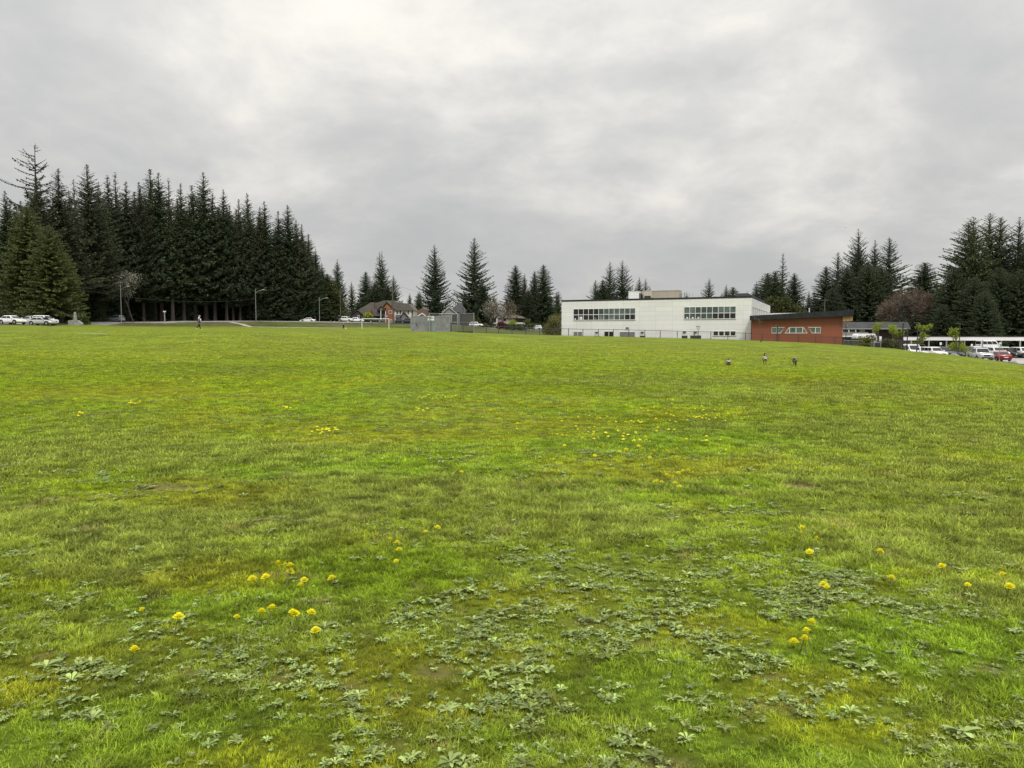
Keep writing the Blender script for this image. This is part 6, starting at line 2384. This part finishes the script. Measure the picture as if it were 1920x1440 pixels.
for k in range(16):
    t = k / 15
    mb.box(dxg * t - .012, dxg * t + .012, dyg * t - .012, dyg * t + .012, -.3, .62)
mb.build('baluster', M_GALV, gt_)
MB().tube([(0, 0, .65), (dxg, dyg, .65)], .025, 5).build('handrail', M_GALV, gt_)
for i, (px, Y, s, lab) in enumerate(((1790, 99, .5, 'grey boulder on the kerb left of the silver pickup'), (1797, 98.5, .35, 'smaller boulder touching the grey one by the kerb'), (1902, 94, .55, 'grey boulder at the right end of the bank'))):
    r = random.Random(90 + i)
    x = xat(px, Y)
    mb = MB()
    mb.ball((0, 0, s * .4), (s, s * .8, s * .6), nu=9, nv=6)
    mb.v = [tuple(c * r.uniform(.86, 1.14) for c in v) for v in mb.v]
    o = mb.build('boulder', M_STONE)
    o.location = (x, Y, max(h1(x, Y), at(px, {1790: 667.5, 1797: 669, 1902: 683}[px], Y).z - .1))
    tag(o, lab, 'boulder')
strip('lot_kerb', [(xat(1700, 109), 109), (xat(1780, 103), 103), (xat(1840, 99), 99), (xat(1925, 93), 93), (xat(2040, 88), 88)], .35, M_CONC, .14)

# ---------------------------------------------------------------- people, geese, birds
def skin_body(name, joints, edges, m, parent=None, root=0, sub=2):
    me = bpy.data.meshes.new(name)
    me.from_pydata([j[0] for j in joints], edges, [])
    me.materials.append(m)
    me.update()
    o = link(name, me, parent)
    md = o.modifiers.new('skin', 'SKIN')
    md.use_smooth_shade = True
    if not me.skin_vertices:
        me.attributes  # the layer is made with the modifier
    sv = me.skin_vertices[0].data
    for i, j in enumerate(joints):
        rr_ = j[1]
        sv[i].radius = rr_ if isinstance(rr_, tuple) else (rr_, rr_)
        sv[i].use_root = i == root
    ss = o.modifiers.new('subdivision', 'SUBSURF')
    ss.levels = ss.render_levels = sub
    return o


M_JACKET = mat('grey_jacket_cloth', (.085, .082, .088), .9, var=.2, scale=12)
M_TROUS = mat('black_trouser_cloth', (.014, .014, .014), .9, var=.2, scale=12)
M_CAP = mat('white_cap_cloth', (.78, .78, .76), .8)
M_SHOE = mat('pale_yellow_shoe', (.62, .66, .30), .7)
M_HAIR = mat('dark_hair', (.03, .022, .018), .8)
M_BLK = mat('black_coat_cloth', (.012, .012, .013), .9)
M_PALE = mat('pale_hat_cloth', (.6, .56, .5), .8)
M_REDH = mat('reddish_scarf', (.35, .10, .07), .8)


def person(loc, rz_, label, H, jacket, trousers, cap, shoe, stride=1.0, arm=1.0):
    """Figure facing +X, walking; a skinned body with clothing over it."""
    k = H / 1.75
    o = empty('person', loc, rz_, label, 'person')
    S = lambda x, y, z: (x * k, y * k, z * k)
    st = stride
    J = [(S(0, 0, .95), .12), (S(0, 0, 1.12), (.115, .14)), (S(.01, 0, 1.33), (.12, .17)), (S(.02, 0, 1.46), (.06, .06)), (S(.03, 0, 1.53), (.052, .052)), (S(.045, 0, 1.62), (.085, .075)), (S(.045, 0, 1.71), (.07, .065))]
    E = [(0, 1), (1, 2), (2, 3), (3, 4), (4, 5), (5, 6)]
    for s, a in ((1, .28 * arm), (-1, -.34 * arm)):
        n = len(J)
        sh = S(0, s * .185, 1.40)
        el_ = (math.sin(a) * .28 * k, s * .23 * k, (1.40 - .28 * math.cos(a)) * k)
        wr = (el_[0] + math.sin(a + .35) * .25 * k, s * .245 * k, el_[2] - .25 * k * math.cos(a + .35))
        pl = (wr[0] + math.sin(a + .4) * .09 * k, s * .245 * k, wr[2] - .085 * k)
        J += [(sh, .055), (el_, .042), (wr, .028), (pl, (.036, .016))]
        E += [(2, n), (n, n + 1), (n + 1, n + 2), (n + 2, n + 3)]
        for f, (dx, ln) in enumerate(((-.03, .06), (-.01, .075), (.01, .08), (.03, .07))):
            m = len(J)
            J += [((pl[0] + dx * k, pl[1], pl[2] - ln * .5 * k), .009), ((pl[0] + (dx + .012) * k, pl[1] - s * .012 * k, pl[2] - ln * k), .007)]
            E += [(n + 3, m), (m, m + 1)]
        m = len(J)
        J += [((wr[0] + .045 * k, pl[1] - s * .01 * k, wr[2] - .06 * k), .009)]
        E += [(n + 2, m)]
    feet = []
    for s, a, kb in ((1, .30 * st, .05), (-1, -.26 * st, .75 * st)):
        n = len(J)
        hp = S(0, s * .09, .92)
        kn = (math.sin(a) * .44 * k, s * .095 * k, (.92 - .44 * math.cos(a)) * k)
        an = (kn[0] + math.sin(a - kb) * .42 * k, s * .095 * k, kn[2] - .42 * math.cos(a - kb) * k)
        to = (an[0] + math.cos(min(0, a - kb) * .9) * .17 * k, s * .10 * k, an[2] - .05 * k + math.sin(min(0, a - kb) * .9) * .14 * k)
        J += [(hp, .085), (kn, .06), (an, .04), (to, .035)]
        E += [(0, n), (n, n + 1), (n + 1, n + 2), (n + 2, n + 3)]
        feet.append((hp, kn, an, to))
    lo = min(j[0][2] for j in J) - .03
    J = [((j[0][0], j[0][1], j[0][2] - lo), j[1]) for j in J]
    body = skin_body('body', [(j[0], tuple(c * k for c in j[1]) if isinstance(j[1], tuple) else j[1] * k) for j in J], E, M_SKIN, o)
    g = lambda i: J[i][0]
    # face: nose, ears, eyes on the head
    hx, hy, hz = g(5)
    hair = MB()
    hair.ball((hx - .012 * k, 0, hz + .035 * k), (.105 * k, .088 * k, .115 * k), nu=14, nv=9)
    hair.v = [v if not (v[0] > hx + .05 * k and v[2] < hz + .04 * k) else (hx + .05 * k, v[1] * .9, v[2]) for v in hair.v]
    hair.build('hair' if cap is M_HAIR else 'cap', cap, o, True)
    fm = MB()
    fm.loft([[(hx + .075 * k, -.016 * k, hz - .02 * k), (hx + .075 * k, .016 * k, hz - .02 * k), (hx + .075 * k, 0, hz + .03 * k)], [(hx + .105 * k, -.008 * k, hz - .016 * k), (hx + .105 * k, .008 * k, hz - .016 * k), (hx + .085 * k, 0, hz + .02 * k)]])
    fm.build('nose', M_SKIN, o)
    for s in (-1, 1):
        MB().ball((hx + .078 * k, s * .03 * k, hz + .025 * k), .012 * k, nu=8, nv=5).build('eye', M_HAIR, o)
        MB().ball((hx - .005 * k, s * .084 * k, hz + .005 * k), (.02 * k, .01 * k, .032 * k), nu=8, nv=5).build('ear', M_SKIN, o)
    # clothing follows the same joints, a little thicker
    jt = [(g(0), (.165, .19)), (g(1), (.16, .20)), (g(2), (.155, .22)), (g(3), (.085, .085)), ((g(0)[0], 0, g(0)[2] - .14 * k), (.16, .185))]
    je = [(0, 1), (1, 2), (2, 3), (4, 0)]
    for i0 in (7, 7 + 13):
        n = len(jt)
        jt += [(g(i0), .075), (g(i0 + 1), .06), (g(i0 + 2), .047)]
        je += [(2, n), (n, n + 1), (n + 1, n + 2)]
    skin_body('jacket', [(p, tuple(c * k for c in r_) if isinstance(r_, tuple) else r_ * k) for p, r_ in jt], je, jacket, o)
    tb = 7 + 26
    tt = [((g(0)[0], 0, g(0)[2] - .0), .135)]
    te = []
    for i0 in (tb, tb + 4):
        n = len(tt)
        tt += [(g(i0), .105), (g(i0 + 1), .08), (g(i0 + 2), .062)]
        te += [(0, n), (n, n + 1), (n + 1, n + 2)]
    skin_body('trousers', [(p, r_ * k) for p, r_ in tt], te, trousers, o)
    for i0 in (tb, tb + 4):
        an, to = Vector(g(i0 + 2)), Vector(g(i0 + 3))
        d = (to - an)
        skin_body('shoe', [(tuple(an - d * .25 - Vector((0, 0, .02 * k))), .05 * k), (tuple(an + d * .5 - Vector((0, 0, .012 * k))), .052 * k), (tuple(to + d * .15), .04 * k)], [(0, 1), (1, 2)], shoe, o, 1)
    return o


p = gpix(373.5, 618.3)
person((p.x, p.y, h1(p.x, p.y)), .75, 'person in white cap, grey jacket and black trousers walking across the field', (618 - 593.8) * p.y / F, M_JACKET, M_TROUS, M_CAP, M_SHOE, .9, 1.3)
p = gpix(644, 614.6)
person((p.x, p.y, h1(p.x, p.y)), 1.2, 'distant person in black clothes standing with a small white dog', (615 - 604.6) * p.y / F, M_BLK, M_BLK, M_PALE, M_BLK, .15, .2)
# the dog
dx_, dy_ = xat(648.3, p.y), p.y
dog = empty('dog', (dx_, dy_, h1(dx_, dy_)), .6, 'small white dog standing beside the distant person', 'dog')
M_DOG = mat('white_dog_fur', (.72, .70, .64), .95, var=.1, scale=10)
skin_body('body', [((-.25, 0, .40), .10), ((0, 0, .40), .115), ((.24, 0, .42), .13), ((.36, 0, .54), .075), ((.44, 0, .62), .08), ((.56, 0, .59), .045),
                   ((-.36, 0, .48), .025), ((-.44, 0, .6), .018),
                   ((.24, .08, .36), .05), ((.23, .09, .18), .03), ((.25, .09, .02), .03), ((.24, -.08, .36), .05), ((.26, -.09, .18), .03), ((.29, -.09, .02), .03),
                   ((-.25, .08, .34), .06), ((-.20, .09, .22), .038), ((-.30, .09, .13), .025), ((-.27, .09, .02), .028), ((-.25, -.08, .34), .06), ((-.21, -.09, .22), .038), ((-.32, -.09, .13), .025), ((-.30, -.09, .02), .028),
                   ((.42, .05, .70), .02), ((.41, -.05, .70), .02)],
          [(0, 1), (1, 2), (2, 3), (3, 4), (4, 5), (0, 6), (6, 7), (2, 8), (8, 9), (9, 10), (2, 11), (11, 12), (12, 13), (0, 14), (14, 15), (15, 16), (16, 17), (0, 18), (18, 19), (19, 20), (20, 21), (4, 22), (4, 23)], M_DOG, dog, 1, 1)
dog.scale = (.62, .62, .62)
MB().ball((.61, 0, .60), .02, nu=8, nv=5).build('nose', M_HAIR, dog)

M_GB = mat('goose_brown_feathers', (.29, .25, .195), .85, var=.25, scale=14)
M_GP = mat('goose_pale_feathers', (.50, .46, .38), .85, var=.15, scale=14)
M_GK = mat('goose_black_feathers', (.012, .012, .013), .6)
M_GW = mat('goose_white_feathers', (.75, .74, .70), .8)
GM = [M_GB, M_GP, M_GK, M_GW]


def oval(c, rx, rz, tilt=0.0, n=12):
    """ring across the body axis (x is forward)"""
    return [(c[0] - math.sin(tilt) * rz * math.sin(6.283 * k / n), rx * math.cos(6.283 * k / n) + c[1], c[2] + math.cos(tilt) * rz * math.sin(6.283 * k / n)) for k in range(n)]


def goose(px, py, rz_, label, pose, s=1.0):
    p = gpix(px, py)
    o = empty('goose', (p.x, p.y, float(gh(p.x, p.y)[0])), rz_, label, 'goose', 'geese on the lawn')
    z = {'stand': .40, 'sit': .15, 'graze': .38}[pose]
    pitch = {'stand': .18, 'sit': .05, 'graze': -.12}[pose]
    mb = MB()
    # tail, rump, body, breast
    secs = [(-.48, .05, .018, .05, 2), (-.40, .075, .03, .045, 2), (-.34, .095, .06, .03, 3), (-.31, .115, .08, .022, 0), (-.18, .155, .135, .0, 0), (-.05, .175, .16, -.01, 0), (.08, .165, .16, -.01, 1), (.18, .135, .14, .0, 1), (.26, .09, .10, .03, 1), (.30, .055, .06, .06, 2)]
    rings = []
    for x, rx, rz2, dz, mi in secs:
        rings.append(oval((x, 0, z + dz + x * math.sin(pitch)), rx, rz2))
    for i in range(len(rings) - 1):
        mb.loft([rings[i], rings[i + 1]], secs[i][4], cap=False)
    mb.add(rings[0], [tuple(range(11, -1, -1))], 2)
    nx, nz = .30, z + .06 + .30 * math.sin(pitch)
    if pose == 'stand':
        path = [(nx - .02, 0, nz), (nx + .03, .0, nz + .08), (nx + .02, .03, nz + .17), (nx + .0, .0, nz + .24), (nx + .01, -.07, nz + .27), (nx + .03, -.12, nz + .22)]
    elif pose == 'sit':
        path = [(nx - .04, 0, nz), (nx - .02, 0, nz + .05), (nx - .04, 0, nz + .09), (nx - .06, 0, nz + .12), (nx - .03, .05, nz + .145), (nx + .01, .09, nz + .13)]
    else:
        path = [(nx - .02, 0, nz), (nx + .10, 0, nz - .06), (nx + .20, .01, nz - .18), (nx + .25, .01, nz - .30), (nx + .29, .0, nz - .36), (nx + .31, -.01, nz - .41)]
    mb.tube(path, [.06, .043, .036, .034, .042, .026], 10, 2)
    h, e = Vector(path[-2]), Vector(path[-1])
    d = (e - h).normalized()
    mb.tube([e - d * .01, e + d * .035, e + d * .07], [.022, .017, .006], 7, 2)
    sd_ = d.cross(Vector((0, 0, 1))).normalized()
    for s2 in (-1, 1):
        c = h + sd_ * s2 * .030 - Vector((0, 0, .012))
        mb.ball(tuple(c), (.022, .022, .026), 3, 8, 5)
    # folded wings
    for s2 in (-1, 1):
        mb.loft([[(x, s2 * (w0 + .012) + .5 * s2 * 0, z + dz + hh * math.sin(a_) + x * math.sin(pitch)) if False else (x, s2 * (w0 + .02 * math.cos(a_)), z + dz + .075 * hh * math.sin(a_) + x * math.sin(pitch)) for a_ in [6.283 * k / 8 for k in range(8)]]
                 for x, w0, dz, hh in ((-.44, .03, .075, .25), (-.28, .10, .075, .7), (-.08, .165, .05, 1.15), (.10, .15, .04, 1.0), (.2, .115, .04, .4))], 0)
    if pose != 'sit':
        for s2, fx in ((-1, .03), (1, -.04)):
            mb.tube([(0 + fx * .4, s2 * .075, z - .12), (fx, s2 * .08, z * .45), (fx - .015, s2 * .08, .02)], [.034, .016, .012], 7, 2)
            mb.add([(fx - .03, s2 * .08 - .02, .004), (fx + .10, s2 * .08 - .06, .004), (fx + .12, s2 * .08, .006), (fx + .10, s2 * .08 + .06, .004), (fx - .03, s2 * .08 + .02, .004), (fx, s2 * .08, .03)], [(0, 1, 5), (1, 2, 5), (2, 3, 5), (3, 4, 5), (4, 0, 5)], 2)
    b = mb.build('body', GM, o, True)
    o.scale = (s, s, s)
    return o


goose(1366, 684.4, R(76), 'goose sitting low on the grass, left of the three', 'sit', .88)
goose(1434, 683.6, R(77), 'goose standing with raised curved black neck, middle of the three', 'stand', .80)
goose(1490, 686.3, R(66), 'goose grazing with its head hidden, right of the three', 'graze', .86)


def small_bird(px, py, Y, label, flying=False, s=1.0):
    z = at(px, py, Y)
    o = empty('bird' if flying else 'crow', z, R(60), label, 'bird')
    mb = MB()
    mb.loft([oval((x, 0, dz), r1, r2, n=8) for x, r1, r2, dz in ((-.26, .03, .01, 0), (-.16, .05, .04, 0), (-.04, .08, .075, 0), (.08, .065, .07, .03), (.15, .04, .045, .07), (.2, .045, .045, .09), (.25, .015, .015, .085), (.31, .004, .004, .075))], 0)
    if flying:
        for s2 in (-1, 1):
            mb.add([(.06, s2 * .06, .03), (-.1, s2 * .06, .02), (-.12, s2 * .32, .13), (-.02, s2 * .62, .10), (.08, s2 * .34, .15), (.06, s2 * .06, .045), (-.1, s2 * .06, .03), (-.12, s2 * .32, .14), (-.02, s2 * .62, .105), (.08, s2 * .34, .16)], [(0, 1, 2, 3, 4), (9, 8, 7, 6, 5)])
    else:
        for s2 in (-1, 1):
            mb.tube([(-.02, s2 * .03, -.05), (0, s2 * .035, -.16)], .01, 5)
        o.location = z + Vector((0, 0, .16))
    mb.build('body', M_GK, o, True)
    o.scale = (s,) * 3


p = gpix(1426.5, 641.5)
small_bird(1426.5, 641.5, p.y, 'black crow on the grass before the red wing', False, 1.4)
small_bird(1585.5, 427, 150, 'tiny bird flying against the grey sky at the right', True, .5)
